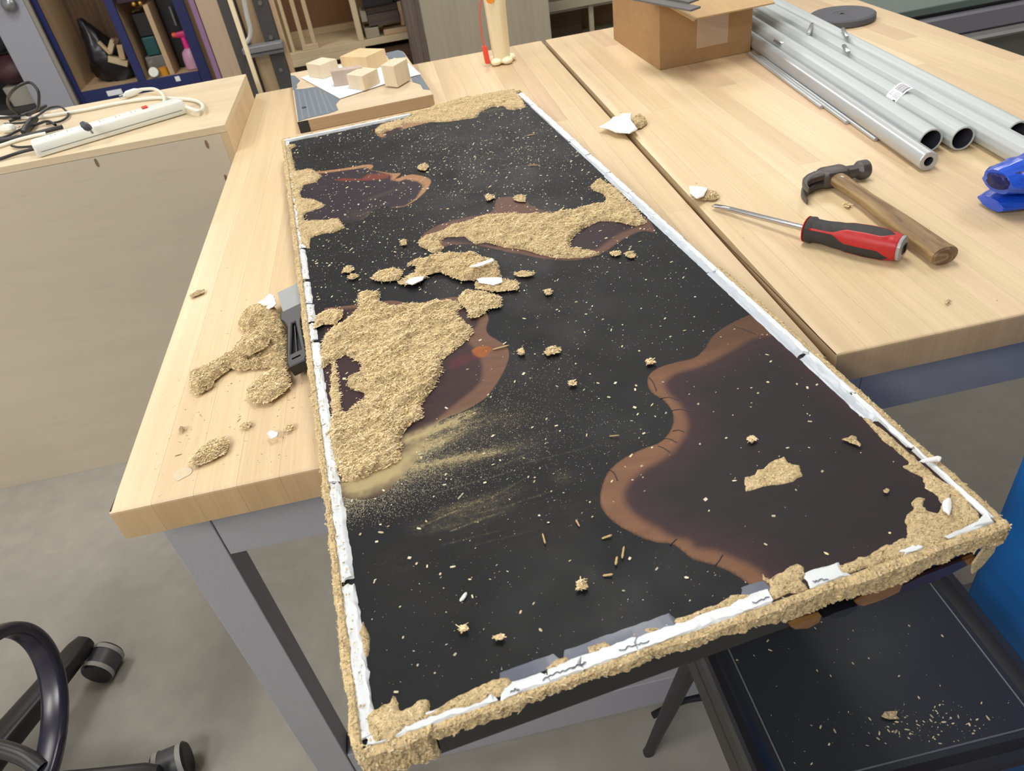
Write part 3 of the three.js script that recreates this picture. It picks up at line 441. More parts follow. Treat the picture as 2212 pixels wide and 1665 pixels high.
{ // live-edge lumps below the near side
  const lump = (flat, m, dep) => sideWood(flat, m, dep, 'live_edge');
  lump([1702, 1345, 1730, 1334, 1768, 1322, 1764, 1336, 1740, 1349, 1712, 1351], woodLight, .005);
  lump([1770, 1325, 1800, 1312, 1845, 1298, 1842, 1306, 1822, 1320, 1796, 1326, 1778, 1322], M.blackGloss, .006);
}
{ // torn flap at the right corner, and the melamine shard across the right rim
  const c = nearAt(1.004).addScaledVector(outN, .006);
  const s = new THREE.Shape([[-.008, 0], [.004, .004], [.006, -.012], [-.002, -.03], [-.010, -.036], [-.014, -.02]].map(q => new THREE.Vector2(...q)));
  part('torn_flap', uvm(basis(new THREE.ExtrudeGeometry(s, { depth: .002, bevelEnabled: false }), c.clone().add(V(-.008, -.02, 0)), on, V(0, 1, 0), outN)), M.chipPlain, slab);
}

// ------------------------------------------------------------------ loose chunks, flakes and crumbs
function chunk(name, label, flat, y0, th, { seed = 1, lump = .006, rough = .0018, fluff = 0, lift = .003, jag = .002, cell = .002, k = 1, cat = 'chunk', group } = {}) {
  const poly = polyAt(flat, y0 + th * .6), c = poly.reduce((a, b) => a.add(b), V(0, 0, 0)).divideScalar(poly.length); c.y = y0;
  const t = thing(name, label, cat, c, group);
  const hgt = (x, z, d) => lift * Math.exp(-d / .012) + .0008 + (th + lump * (Math.max(0, fbm(x * 60, z * 90, seed + 2, 3) - .4) * 1.7 + Math.max(0, fbm(x * 150 + z * 40, z * 220, seed + 6, 2) - .48) * 1.1)) * (1 - Math.exp(-d / .006)) + (fbm(x * 320, z * 320, seed, 3) - .5) * 2 * rough * clamp(d / .002);
  const under = (d) => lift * Math.exp(-d / .008) + .0002;
  part('pressed_chips', sheet(poly, y0, { cell, jag: jag * 1.7, jf: 150, seed, hgt: (x, z, d) => Math.max(under(d) + .0005, hgt(x, z, d)), under, col: chipCol(seed, fluff ? k * .92 : k) }), M.chip2, t);
  if (fluff) fibres('wood_fibre', poly, y0, hgt, fluff, seed + 70, t, .009);
  return t;
}
function flake(label, flat, y0, { lift = .003, th = .0012, seed = 1, cup = .002, cat = 'flake' } = {}) {
  const poly = polyAt(flat, y0 + lift), c = poly.reduce((a, b) => a.add(b), V(0, 0, 0)).divideScalar(poly.length); c.y = y0 + lift;
  const f = (x, z) => cup * (fbm(x * 40, z * 40, seed, 2) - .2);
  const g = sheet(poly, y0 + lift, { cell: .0015, jag: .0007, jf: 300, seed, flat: false, hgt: (x, z, d) => th + f(x, z) * clamp(d / .004), under: (d) => d > 0 ? -.0002 : .0002 });
  return single('melamine_flake', g, M.flake2 ||= (() => { const m = M.flake.clone(); m.side = THREE.DoubleSide; return m; })(), label, cat);
}
const CH = 'particleboard_chunk';
chunk(CH, 'ragged particleboard chunk left of the torn cluster on the slab, thin and feathery', [802, 602, 821, 585, 847, 581, 870, 585, 862, 604, 828, 608], YS, .006, { seed: 301, fluff: 380 });
chunk(CH, 'small particleboard chunk under the slim white flake on the slab', [860, 613, 879, 602, 890, 593, 916, 592, 925, 600, 899, 616, 876, 617], YS, .003, { seed: 303, fluff: 200 });
chunk(CH, 'largest loose particleboard chunk of the cluster on the slab, with a white sliver on it', [879, 572, 902, 559, 912, 559, 951, 548, 977, 550, 1025, 546, 1038, 556, 1074, 566, 1081, 598, 1035, 602, 999, 605, 964, 592, 954, 585, 905, 595, 896, 582, 906, 574], YS, .008, { seed: 305, fluff: 1700, lump: .01 });
chunk(CH, 'particleboard chunk beneath the wide white flake on the slab', [1025, 615, 1056, 606, 1087, 605, 1119, 611, 1119, 628, 1097, 628, 1074, 631, 1029, 624], YS, .004, { seed: 307, fluff: 500 });
chunk(CH, 'shaggy particleboard chunk on the tip of the wood inlay, right of the big pile', [990, 647, 1006, 628, 1042, 631, 1084, 644, 1081, 663, 1055, 667, 1032, 686, 1014, 686, 1012, 670, 996, 654], YS, .006, { seed: 309, fluff: 800 });
chunk(CH, 'bristly particleboard chunk against the white left rim of the slab, above the big pile', [678, 709, 685, 683, 714, 668, 740, 671, 740, 683, 724, 699, 698, 699], YS, .007, { seed: 311, fluff: 420 });
chunk(CH, 'tiny particleboard chunk on the slab, upper of the close pair near the left rim', [740, 589, 750, 576, 766, 582, 758, 590], YS, .003, { seed: 313, fluff: 50 });
chunk(CH, 'tiny particleboard chunk on the slab, lower of the close pair near the left rim', [750, 602, 759, 594, 776, 598, 763, 606], YS, .003, { seed: 315, fluff: 50 });
chunk(CH, 'flat dark-edged particleboard chip alone in the middle of the black slab', [1175, 761, 1194, 751, 1212, 756, 1201, 767, 1184, 769], YS, .003, { seed: 317, fluff: 60 });
chunk(CH, 'small wispy particleboard chunk right of the wide white flake', [1110, 594, 1130, 588, 1156, 594, 1140, 600, 1120, 599], YS, .002, { seed: 319, fluff: 90 });
chunk(CH, 'long thin particleboard chip near the right rim of the slab, pointing at the corner', [1815, 951, 1835, 948, 1840, 944, 1848, 947, 1850, 956, 1862, 964, 1858, 968, 1832, 957], YS, .002, { seed: 321, k: .95, jag: .0008 });
chunk(CH, 'small round chip near the torn right corner of the slab', [1907, 1062, 1914, 1058, 1921, 1062, 1916, 1068, 1909, 1067], YS, .002, { seed: 323, jag: .0006, cell: .0012 });
for (const [x, y, s, lab] of [[917, 361, 14, 'curled particleboard crumb near the far end of the slab, beside the orange-rimmed inlay'], [1058, 428, 11, 'blocky particleboard crumb left of another, above the middle band of chips'], [1123, 430, 15, 'star-shaped particleboard crumb above the middle band of chips'], [871, 525, 10, 'crumb just left of the tip of the middle band of chips'], [1185, 633, 9, 'lone crumb right of the cluster, above the flat chip'], [1361, 553, 12, 'crumb below the right end of the middle band of chips'], [1330, 550, 12, 'crumb left of its twin below the right end of the middle band'], [1125, 762, 9, 'crumb left of the flat chip in the middle of the slab'], [1257, 1266, 15, 'cluster-like crumb in the lower middle of the slab, beside splinters'], [1003, 1360, 9, 'lone crumb near the lower left of the slab, under the white sliver'], [1080, 1378, 8, 'crumb near the bottom rim of the slab, left of the middle'], [1237, 830, 8, 'crumb in the open black area left of the long inlay'], [1405, 783, 9, 'crumb touching the upper bend of the long inlay'], [1624, 952, 9, 'crumb above the isolated board patch on the long inlay']]) {
  const R = rng(x * 7 + y), f = []; for (let i = 0; i < 9; i++) { const a = i / 9 * 6.283, r = s * (.55 + R() * .6); f.push(x + Math.cos(a) * r, y + Math.sin(a) * r * .7); }
  chunk('particleboard_crumb', lab, f, YS, .003, { seed: x, jag: .0012, cell: .0015, fluff: 30, cat: 'crumb' });
}
for (const [x0, y0, x1, y1, w, lab] of [[1252, 1137, 1244, 1122, 3, 'short splinter below the long inlay, leftmost upright one'], [1300, 1163, 1322, 1155, 4, 'thick splinter pointing up right, below the bend of the long inlay'], [1348, 1180, 1344, 1206, 3.5, 'tall upright splinter below the long inlay'], [1333, 1202, 1330, 1220, 4, 'stubby splinter left of the tall upright one'], [1302, 1243, 1324, 1240, 4, 'flat splinter lying level, lowest of the splinter group'], [1172, 1152, 1178, 1174, 3, 'dark slim splinter left of the splinter group on the slab'], [1316, 942, 1338, 940, 2, 'needle-thin splinter left of the long inlay'], [1064, 755, 1100, 745, 4, 'long splinter lying over the orange knot of the inlay'], [1138, 293, 1156, 289, 3, 'pale splinter near the far right rim of the slab'], [1140, 357, 1162, 356, 2.5, 'level pale splinter in the far part of the slab']]) {
  const a = at(x0, y0, YS + .0015), b = at(x1, y1, YS + .003), d = b.clone().sub(a), wv = V(-d.z, 0, d.x).normalize().multiplyScalar(w * .0003), up = V(0, .0008, 0);
  single('wood_splinter', loft([.0, .15, .5, .8, 1].map((t, i) => ring(a.clone().lerp(b, t), wv.clone().multiplyScalar([.4, 1, .9, 1.1, .3][i]), up.clone().multiplyScalar([.5, 1, 1, 1, .4][i]), 6)), .3), M.splint ||= mat(lin(.56, .4, .19), .85), lab, 'splinter');
}
// white flakes
flake('wide white melamine flake lying on particleboard chunk in the slab cluster', [1030, 603, 1042, 600, 1084, 600, 1087, 610, 1067, 617, 1035, 611], YS, { lift: .009, seed: 1 });
flake('white melamine sliver on the largest loose chunk of the slab cluster', [1012, 577, 1042, 566, 1064, 558, 1068, 564, 1035, 577], YS, { lift: .02, seed: 2 });
flake('slim white melamine flake on small chunk left in the slab cluster', [876, 610, 889, 600, 917, 597, 913, 606, 890, 616], YS, { lift: .007, seed: 3 });
flake('pointed white melamine shard on bare board at the right corner of the slab', [2033, 1085, 2042, 1078, 2054, 1076, 2057, 1096, 2052, 1114, 2036, 1102], YS, { lift: .005, seed: 4 });
flake('narrow white melamine sliver alone on the lower left of the slab', [992, 1296, 1000, 1283, 1008, 1278, 1010, 1285, 1003, 1297, 994, 1299], YS, { lift: .001, seed: 5 });
flake('white melamine sliver lying across the right rim of the slab', [1982, 997, 2005, 988, 2030, 985, 2036, 990, 2030, 997, 1995, 1000], YS + .006, { lift: .002, seed: 6 });
flake('white melamine flake beside the putty knife blade on the left bench', [556, 660, 558, 653, 571, 646, 583, 634, 593, 640, 598, 657, 590, 664, 568, 672], .9, { lift: .02, seed: 7 });
flake('small white melamine flake alone near the front of the left bench', [577, 937, 584, 929, 602, 934, 600, 944, 585, 948], .9, { lift: .008, seed: 8 });
flake('folded white melamine flake lying over the gap between the benches', [1293, 276, 1318, 261, 1345, 249, 1366, 246, 1364, 262, 1378, 280, 1360, 289, 1330, 287, 1313, 279], .9, { lift: .012, seed: 9, cup: .012 });
flake('white melamine flake near the screwdriver tip on the right bench', [1488, 402, 1505, 402, 1530, 407, 1520, 425, 1505, 430, 1490, 418], .9, { lift: .012, seed: 10, cup: .004 });
// chunks on the benches
const B9 = .9003;
chunk(CH, 'long arm of particleboard at the front left of the fluffy heap on the left bench', [409, 809, 440, 790, 467, 777, 500, 755, 512, 775, 496, 792, 460, 819, 454, 834, 425, 849, 412, 836], B9, .012, { seed: 331, fluff: 900, lump: .01, k: .9 });
chunk(CH, 'broad particleboard slab in the fluffy heap beside the putty knife', [500, 756, 530, 722, 560, 690, 606, 684, 622, 720, 620, 799, 587, 791, 542, 795, 519, 799, 496, 790], B9, .01, { seed: 333, fluff: 2000, lump: .012, k: .92 });
chunk(CH, 'feathery particleboard chunk on top of the heap left of the knife handle', [512, 756, 530, 735, 560, 718, 585, 727, 575, 750, 540, 768], B9 + .012, .014, { seed: 335, fluff: 700, lift: .008, lump: .01 });
chunk(CH, 'particleboard chunk at the far end of the heap, under the white flake', [512, 696, 532, 668, 561, 658, 597, 664, 606, 684, 570, 700, 535, 716], B9, .018, { seed: 337, fluff: 700, lump: .01 });
chunk(CH, 'oval particleboard chunk in front of the heap on the left bench', [535, 845, 551, 826, 571, 812, 590, 800, 613, 800, 626, 818, 629, 834, 613, 849, 584, 871, 551, 872, 538, 858], B9, .008, { seed: 339, fluff: 800, lift: .006, k: .9 });
chunk(CH, 'lone oblong particleboard chunk near the front left of the left bench', [409, 995, 422, 975, 461, 949, 483, 943, 494, 956, 490, 974, 457, 993, 418, 1008], B9, .008, { seed: 341, fluff: 450, k: .9 });
chunk(CH, 'thin flat chip at the left edge of the bench, level with the knife blade', [409, 641, 425, 631, 444, 626, 443, 634, 415, 645], B9, .002, { seed: 343, k: .85, jag: .001 });
chunk('particleboard_crumb', 'small crumb beside the lone white flake on the left bench', [616, 925, 622, 917, 633, 920, 633, 930, 622, 933], B9, .004, { seed: 345, fluff: 40, k: .85, cell: .0015, cat: 'crumb' });
chunk('particleboard_crumb', 'twisted crumb left of the lone white flake on the left bench', [521, 923, 530, 914, 544, 917, 540, 926, 528, 928], B9, .003, { seed: 347, fluff: 30, k: .85, cell: .0015, cat: 'crumb' });
chunk('particleboard_crumb', 'crumb near the left edge of the bench above the oblong chunk', [386, 932, 392, 923, 400, 926, 394, 936], B9, .003, { seed: 349, k: .85, cell: .0015, cat: 'crumb' });
chunk('particleboard_crumb', 'crumb under the folded white flake at the bench gap', [1358, 262, 1380, 246, 1392, 252, 1400, 262, 1385, 272, 1370, 276], B9, .012, { seed: 351, fluff: 160, k: .9, cat: 'crumb' });
chunk('particleboard_crumb', 'crumb stuck under the white flake by the screwdriver tip', [1492, 424, 1515, 412, 1545, 412, 1553, 422, 1545, 431, 1510, 431], B9, .008, { seed: 353, fluff: 160, k: .9, cat: 'crumb' });
chunk('particleboard_crumb', 'small crumb between the screwdriver and the hammer handle', [1821, 444, 1830, 438, 1838, 444, 1830, 450], B9, .003, { seed: 355, fluff: 40, k: .85, cell: .0015, cat: 'crumb' });
chunk('particleboard_crumb', 'bent crumb near the front edge of the right bench', [2040, 652, 2050, 647, 2056, 652, 2046, 658], B9, .003, { seed: 357, k: .85, cell: .0015, jag: .001, cat: 'crumb' });
// crumbs nobody could count
const SLABQ = [NL, NR, FR, FL];
{
  const R = rng(900), bil = (u, v) => NL.clone().lerp(NR, u).lerp(FL.clone().lerp(FR, u), v);
  const tint = () => { const k = .6 + R() * .55, t = R(); return new THREE.Color().setRGB(.82 * k, (.68 + t * .08) * k, (.4 + t * .2) * k); };
  tag(scatter('particleboard_crumbs', CRUMB, M.fibre, 26000, () => {
    const u = .01 + R() * .97, v = R(), p = bil(u, v), n = fbm(p.x * 16, p.z * 16, 61, 3), dens = .25 + .75 * sstep(.1, .6, v) * (1 - .4 * u) + .9 * sstep(.45, .65, v) * (1 - sstep(.75, .85, v)); R(); if (n * n * 2.0 * dens < R() * .9) return null;
    const s = .0003 + Math.pow(R(), 14) * .0028 + R() * R() * .0007; return { p: p.setY(YS + s * .2), s: V(s * (1 + R() * R() * 2.6), s * .4, s * .8), q: qEuler(R() * .6, (R() - .5) * 2, R() * .6) };
  }, null, tint), 'fine particleboard crumbs strewn over the black slab', 'crumbs');
  tag(scatter('wood_chips', BOX, M.fibre, 900, () => {
    const u = .02 + R() * .95, v = R(), p = bil(u, v), n = fbm(p.x * 9 + 3, p.z * 9, 67, 2); if (n * (.5 + 1.1 * sstep(.35, .6, v) * (1 - sstep(.8, .95, v))) < R() * .95) return null;
    const l = .0016 + R() * R() * .004; return { p: p.setY(YS + .0006), s: V(l, .0004 + R() * .0005, l * (.25 + R() * .5)), q: qEuler((R() - .5) * .5, R() * 6.28, (R() - .5) * .3) };
  }, null, tint), 'larger golden wood chips scattered between the crumbs on the black slab', 'wood chips');
  const a = at(760, 1040, YS), b = at(1090, 905, YS), d = dirOf(a, b), nrm = V(-d.z, 0, d.x), L = a.distanceTo(b);
  tag(scatter('sawdust', CRUMB, M.fibre, 26000, () => {
const t = -Math.log(1 - R() * .985) * .42, g = (R() + R() + R() - 1.5) * .05 * (1 + t * 1.1), u = t * L, p = a.clone().addScaledVector(d, u - .02).addScaledVector(nrm, g); if (sdf(SLABQ, p.x, p.z) < .012) return null;
    const s = .0003 + R() * R() * .0006; return { p: p.setY(YS + s * .2), s: V(s, s * .5, s), q: qEuler(0, R() * 6, 0) };
  }, null, tint), 'pale streak of sawdust swept across the slab from its left rim', 'sawdust');
  const onBench = (n, seed, f) => { const Q = rng(seed); return scatter('wood_crumbs', CRUMB, M.fibre, n, () => { const p = f(Q); if (!p) return null; const s = .0004 + Math.pow(Q(), 5) * .0016; return { p: p.setY(.9 + s * .22), s: V(s * (1 + Q() * Q() * 6), s * .5, s), q: qEuler(0, (Q() - .5) * 2.4, 0) }; }, null, () => { const k = .4 + Q() * .6; return new THREE.Color().setRGB(.62 * k, .46 * k, .25 * k); }); };
  tag(onBench(420, 71, (Q) => { const t = Q(); const p = t < .75 ? at(lerp(330, 700, Q()), lerp(800, 1080, Q()), .9) : at(lerp(400, 640, Q()), lerp(560, 900, Q()), .9); return p.x > .01 && p.z < -.01 && sdf(SLABQ, p.x, p.z) < -.004 ? p : null; }), 'fine wood crumbs scattered over the front of the left bench', 'crumbs');
  tag(onBench(130, 73, (Q) => { const p = at(lerp(1150, 2200, Q()), lerp(200, 800, Q()), .9); return p.x > .93 && p.x < 1.8 && p.z < -.01 && sdf(SLABQ, p.x, p.z) < -.01 ? p : null; }), 'sparse wood crumbs scattered over the right bench around the hammer', 'crumbs');
  // crumbs clinging to the left rim
  const Q = rng(77);
  scatter('rim_crumb', CRUMB, M.fibre, 900, () => { const v = Q(), p = leftAt(v).addScaledVector(outL, (Q() - .55) * .016); const s = .0007 + Q() * Q() * .0026; return { p: p.setY(YS + .004 + Q() * .003), s: V(s * 1.5, s * .7, s), q: qEuler(Q(), Q() * 6, Q()) }; }, slab, () => { const k = .65 + Q() * .45; return new THREE.Color().setRGB(.8 * k, .66 * k, .42 * k); });
}

// ------------------------------------------------------------------ hammer
{
  const O = at(1800, 381, .9165), E = at(2043, 553, .9155), X = dirOf(O, E), Z = V(0, 1, 0), Y = V(X.z, 0, -X.x); if (Y.dot(at(1862, 357, .915).sub(O)) < 0) Y.negate();
  const L = O.distanceTo(E), t = thing('claw_hammer', 'claw hammer with worn brown wooden handle and dark steel head', 'hammer', V(O.x, .9, O.z));
  const L3 = (x, y, z) => O.clone().addScaledVector(X, x).addScaledVector(Y, y).addScaledVector(Z, z);
  const h = [[.004, .014, .0115], [.03, .0145, .0118], [.06, .0128, .0108], [.1, .0125, .0108], [.15, .0152, .0122], [.2, .0172, .0135], [.25, .0182, .014], [.29, .0186, .0142], [L - .006, .0202, .0146], [L - .001, .0198, .0143]];
  part('handle', loft(h.map(([x, a, b]) => ring(L3(x, .001 * Math.sin(x * 18), 0), Y.clone().multiplyScalar(a), Z.clone().multiplyScalar(b), 24, 2.3)), .6), M.hick, t);
  part('handle_end', loft([L - .001, L + .0008].map((x, i) => ring(L3(x, 0, 0), Y.clone().multiplyScalar(.0188 - i * .002), Z.clone().multiplyScalar(.0136 - i * .002), 24, 2.3)), .4), M.hickEnd, t);
  part('paint_drip', loft([0, .5, 1].map((q, i) => ring(L3(.028 + q * .004, -.004 + q * .003, .0118), X.clone().multiplyScalar([.001, .0022, .0008][i]), Z.clone().multiplyScalar(.0009), 8)), .8), M.flake, t);
  // head: cheek, neck, poll, then two claws
  const sec = (y, x, a, b, e) => ring(L3(x, y * 1.08, 0), X.clone().multiplyScalar(a * 1.25), Z.clone().multiplyScalar(b * 1.25), 24, e);
  part('head', loft([sec(-.022, -.002, .0115, .0115, 4), sec(-.016, -.001, .0135, .0125, 5), sec(.014, 0, .0135, .0125, 5), sec(.019, -.001, .0115, .0115, 4), sec(.023, -.002, .0092, .0096, 2.4), sec(.04, -.003, .0088, .0088, 2), sec(.043, -.003, .0115, .0115, 2), sec(.046, -.003, .013, .013, 2), sec(.058, -.003, .013, .013, 2), sec(.0605, -.003, .0115, .0115, 2)], .5), M.iron, t);
  const cl = [[-.018, .000, .0150], [-.03, .001, .0142], [-.042, .005, .0122], [-.053, .012, .0092], [-.061, .022, .0062], [-.066, .034, .0028], [-.068, .046, .0012]];
  for (const s of [-1, 1]) {
    const rs = cl.map(([y, x, th], i) => { const nx = cl[Math.min(i + 1, 6)], pv = cl[Math.max(i - 1, 0)], tx = nx[1] - pv[1], ty = nx[0] - pv[0], l = Math.hypot(tx, ty), N = X.clone().multiplyScalar(-ty / l).addScaledVector(Y, tx / l), gap = clamp((i - 1.2) / 5) * .0055; const hw = (.0145 - gap + i * .0001) / 2; return ring(L3(x * 1.1, y * 1.08, s * (gap + hw)), N.multiplyScalar(th * .8), Z.clone().multiplyScalar(hw), 14, 3.2); });
    part('claw', loft(rs, .6), M.iron, t);
  }
}
// ------------------------------------------------------------------ screwdriver
{
  const A = at(1541, 443, .907), C0 = at(1742, 494, .920), E = at(1953, 537, .9226), t = thing('screwdriver', 'large flat screwdriver with red and black grip and a grey end cap', 'screwdriver', V(C0.x, .9, C0.z));
  const X = dirOf(C0, E), LH = C0.distanceTo(E), Y0 = V(0, 1, 0), S = V().crossVectors(X, Y0).normalize(), U = V().crossVectors(S, X).normalize();
  const sd = dirOf(C0, A), s2 = V().crossVectors(sd, V(0, 1, 0)).normalize(), u2 = V().crossVectors(s2, sd).normalize(), SL_ = C0.distanceTo(A);
  part('shaft', loft([0, .001, .78, .8].map((q, i) => ring(C0.clone().lerp(A, q * (i > 1 ? 1 : 1)), s2.clone().multiplyScalar(.0047), u2.clone().multiplyScalar(.0047), 20)), .5), M.steel, t);
  part('blade_tip', loft([[.79, .0047, .0047, 2], [.86, .0052, .0038, 2.6], [.93, .0056, .0022, 4], [.99, .0054, .001, 6], [1, .005, .0007, 6]].map(([q, a, b, e]) => ring(C0.clone().lerp(A, q), s2.clone().multiplyScalar(a), u2.clone().multiplyScalar(b), 20, e)), .5), M.steel, t);
  const prof = [[0, .0135], [.015, .0165], [.075, .0172], [.09, .0150], [.2, .0150], [.35, .0165], [.5, .0182], [.65, .0190], [.8, .0184], [.9, .0165], [.945, .0155]].map(q => [q[0], q[1] * 1.17]);
  const rad = (q) => { for (let i = 1; i < prof.length; i++) if (q <= prof[i][0]) { const k = (q - prof[i - 1][0]) / (prof[i][0] - prof[i - 1][0]); return lerp(prof[i - 1][1], prof[i][1], k * k * (3 - 2 * k)); } return prof[prof.length - 1][1]; };
  const rg = (q, r) => ring(C0.clone().addScaledVector(X, q * LH), S.clone().multiplyScalar(r), U.clone().multiplyScalar(r), 36, 2.25);
  part('grip', loft(Array.from({ length: 40 }, (_, i) => i / 39 * .945).map(q => rg(q, rad(q))), .9), M.grip ||= mat(lin(.035, .033, .034), .7), t);
  part('collar_ring', loft([[-.006, .0175], [0, .0194], [.008, .0196], [.014, .0180]].map(([q, r]) => rg(q, r)), .7), M.red, t);
  // red panels: a band of the grip surface whose width follows the moulding
  const half = (q) => q < .3 ? .10 : q < .45 ? lerp(.10, .5, sstep(.3, .45, q)) : q < .78 ? .52 : lerp(.52, 1.15, sstep(.78, .945, q));
  for (const phi0 of [.5, .5 + Math.PI * 2 / 3, .5 + Math.PI * 4 / 3]) {
    const n = 48, m = 12, pos = [], idx = [];
    for (let i = 0; i <= n; i++) for (let j = 0; j <= m; j++) { const q = .075 + i / n * .872, w = half(q), f = j / m * 2 - 1, ph = phi0 + f * w, edge = Math.min(1, (1 - Math.abs(f)) * 6) * Math.min(1, i / 2, 99), inn = sstep(.42, .5, q) * (1 - sstep(.84, .9, q)) * (1 - sstep(.62, .82, Math.abs(f))), r = rad(q) + .0002 + .0006 * edge - .0007 * inn; const c = Math.cos(ph), s = Math.sin(ph), g = (v) => Math.sign(v) * Math.pow(Math.abs(v), 2 / 2.25); const p = C0.clone().addScaledVector(X, q * LH).addScaledVector(S, r * g(c)).addScaledVector(U, r * g(s)); pos.push(p.x, p.y, p.z); }
    for (let i = 0; i < n; i++) for (let j = 0; j < m; j++) { const a = i * (m + 1) + j, b = a + 1, c = a + m + 1, d = c + 1; idx.push(a, b, c, b, d, c); }
    const g = new THREE.BufferGeometry(); g.setAttribute('position', new THREE.Float32BufferAttribute(pos, 3)); g.setIndex(idx); g.computeVertexNormals(); part('grip_panel', g, M.redD ||= (() => { const q = M.red.clone(); q.side = THREE.DoubleSide; return q; })(), t, 'red panel of the grip');
  }
  part('rear_ring', loft([[.925, .0178], [.93, .0192], [.958, .0184], [.96, .0175]].map(([q, r]) => rg(q, r)), .7), M.red, t);
  part('end_cap', loft([[.955, .0176], [.965, .0184], [.99, .0176], [1.0, .015], [1.001, .0135]].map(([q, r]) => rg(q, r)), .6), mat(lin(.42, .43, .45), .35, { metalness: .3 }), t, 'silver grey cap');
  const cp = (a, b) => C0.clone().addScaledVector(X, LH * 1.001 + .0004).addScaledVector(S, a).addScaledVector(U, b);
  part('cap_badge', loft([0, 1].map(k => ring(cp(0, 0).addScaledVector(X, k * .0004), S.clone().multiplyScalar(.0085), U.clone().multiplyScalar(.0075), 24, 4)), .4), mat(lin(.03, .03, .032), .5), t);
  for (const o of [-.0025, .0015]) { const s = new THREE.Shape([[-.0012 + o, -.006], [.0002 + o, -.006], [.0026 + o, .006], [.0012 + o, .006]].map(q => new THREE.Vector2(...q))); part('badge_stripe', basis(new THREE.ExtrudeGeometry(s, { depth: .0003, bevelEnabled: false }), cp(0, 0).addScaledVector(X, .0004), S, U, X), mat(lin(.42, .43, .45), .35), t); }
}
// ------------------------------------------------------------------ putty knife
{
  const A = at(650, 803, .914), Bt = at(632, 626, .922), X = dirOf(A, Bt), tilt = .22, S0 = V(-X.z, 0, X.x); if (S0.x > 0) S0.negate();   // S0 points left
  const S = S0.clone().multiplyScalar(Math.cos(tilt)).add(V(0, -Math.sin(tilt), 0)).normalize(), U = V().crossVectors(X, S).normalize(); if (U.y < 0) U.negate();
  const L = A.distanceTo(Bt), t = thing('putty_knife', 'putty knife with black slotted handle and dull steel blade against the slab rim', 'putty knife', V(A.x, .9, A.z));
  const O = A.clone().addScaledVector(S, -.002).add(V(0, .006, 0)), lb = L * .34;
  const ext = (pts, holes, d, bev) => { const s = new THREE.Shape(pts.map(q => new THREE.Vector2(...q))); for (const h of holes || []) s.holes.push(new THREE.Path(h.map(q => new THREE.Vector2(...q)))); const g = new THREE.ExtrudeGeometry(s, { depth: d, bevelEnabled: !!bev, bevelThickness: bev, bevelSize: bev, bevelOffset: -bev, bevelSegments: 3 }); return g; };
  const Hl = L - lb, flip = V().crossVectors(X, S).dot(U) > 0;
  const place = (g, z) => { if (!flip) { g.scale(1, -1, 1); const ix = g.index; if (!ix) { const p = g.attributes.position; for (let i = 0; i < p.count; i += 3) { const a = [p.getX(i), p.getY(i), p.getZ(i)]; p.setXYZ(i, p.getX(i + 1), p.getY(i + 1), p.getZ(i + 1)); p.setXYZ(i + 1, ...a); } } g.computeVertexNormals(); } g.translate(0, 0, z); return uvm(basis(g, O, X, flip ? S : S.clone().negate(), U), 'x'); };
  const hp = [[0, -.012], [0, .014], [.012, .0165], [.05, .0145], [Hl - .05, .0115], [Hl - .032, .016], [Hl - .022, .021], [Hl - .004, .021], [Hl, .019], [Hl, -.019], [Hl - .004, -.021], [Hl - .022, -.021], [Hl - .032, -.016], [Hl - .05, -.0115], [.05, -.0135], [.012, -.0155]];
  part('handle', place(ext(hp, [[[.012, -.008], [.012, .010], [.02, .010], [.02, -.008]], [[.03, -.0065], [Hl - .045, -.002], [Hl - .045, .0025], [.03, .0085]]], .014, .0022), -.007), M.black, t);
  part('handle_core', place(ext([[.008, -.011], [.008, .012], [Hl - .03, .009], [Hl - .03, -.009]], null, .005, 0), -.003), M.hole, t);
  part('rib', place(ext([[.03, .0008], [.03, .0025], [Hl - .045, .0012], [Hl - .045, -.0002]], null, .004, 0), .0015), M.black, t);
  part('rivet', place(new THREE.CylinderGeometry(.0016, .0016, .001, 12).rotateX(Math.PI / 2).toNonIndexed().translate(.03, .011, 0), .0075), M.flake, t);
  part('blade', place(ext([[Hl - .004, -.019], [Hl - .004, .017], [Hl + .015, .020], [L, .027], [L + .0005, .026], [L, -.027], [Hl + .015, -.021]], null, .0011, 0), 0), M.steel2 ||= mat(lin(.36, .38, .385), .5, { metalness: .3, map: T.steel }), t);
}
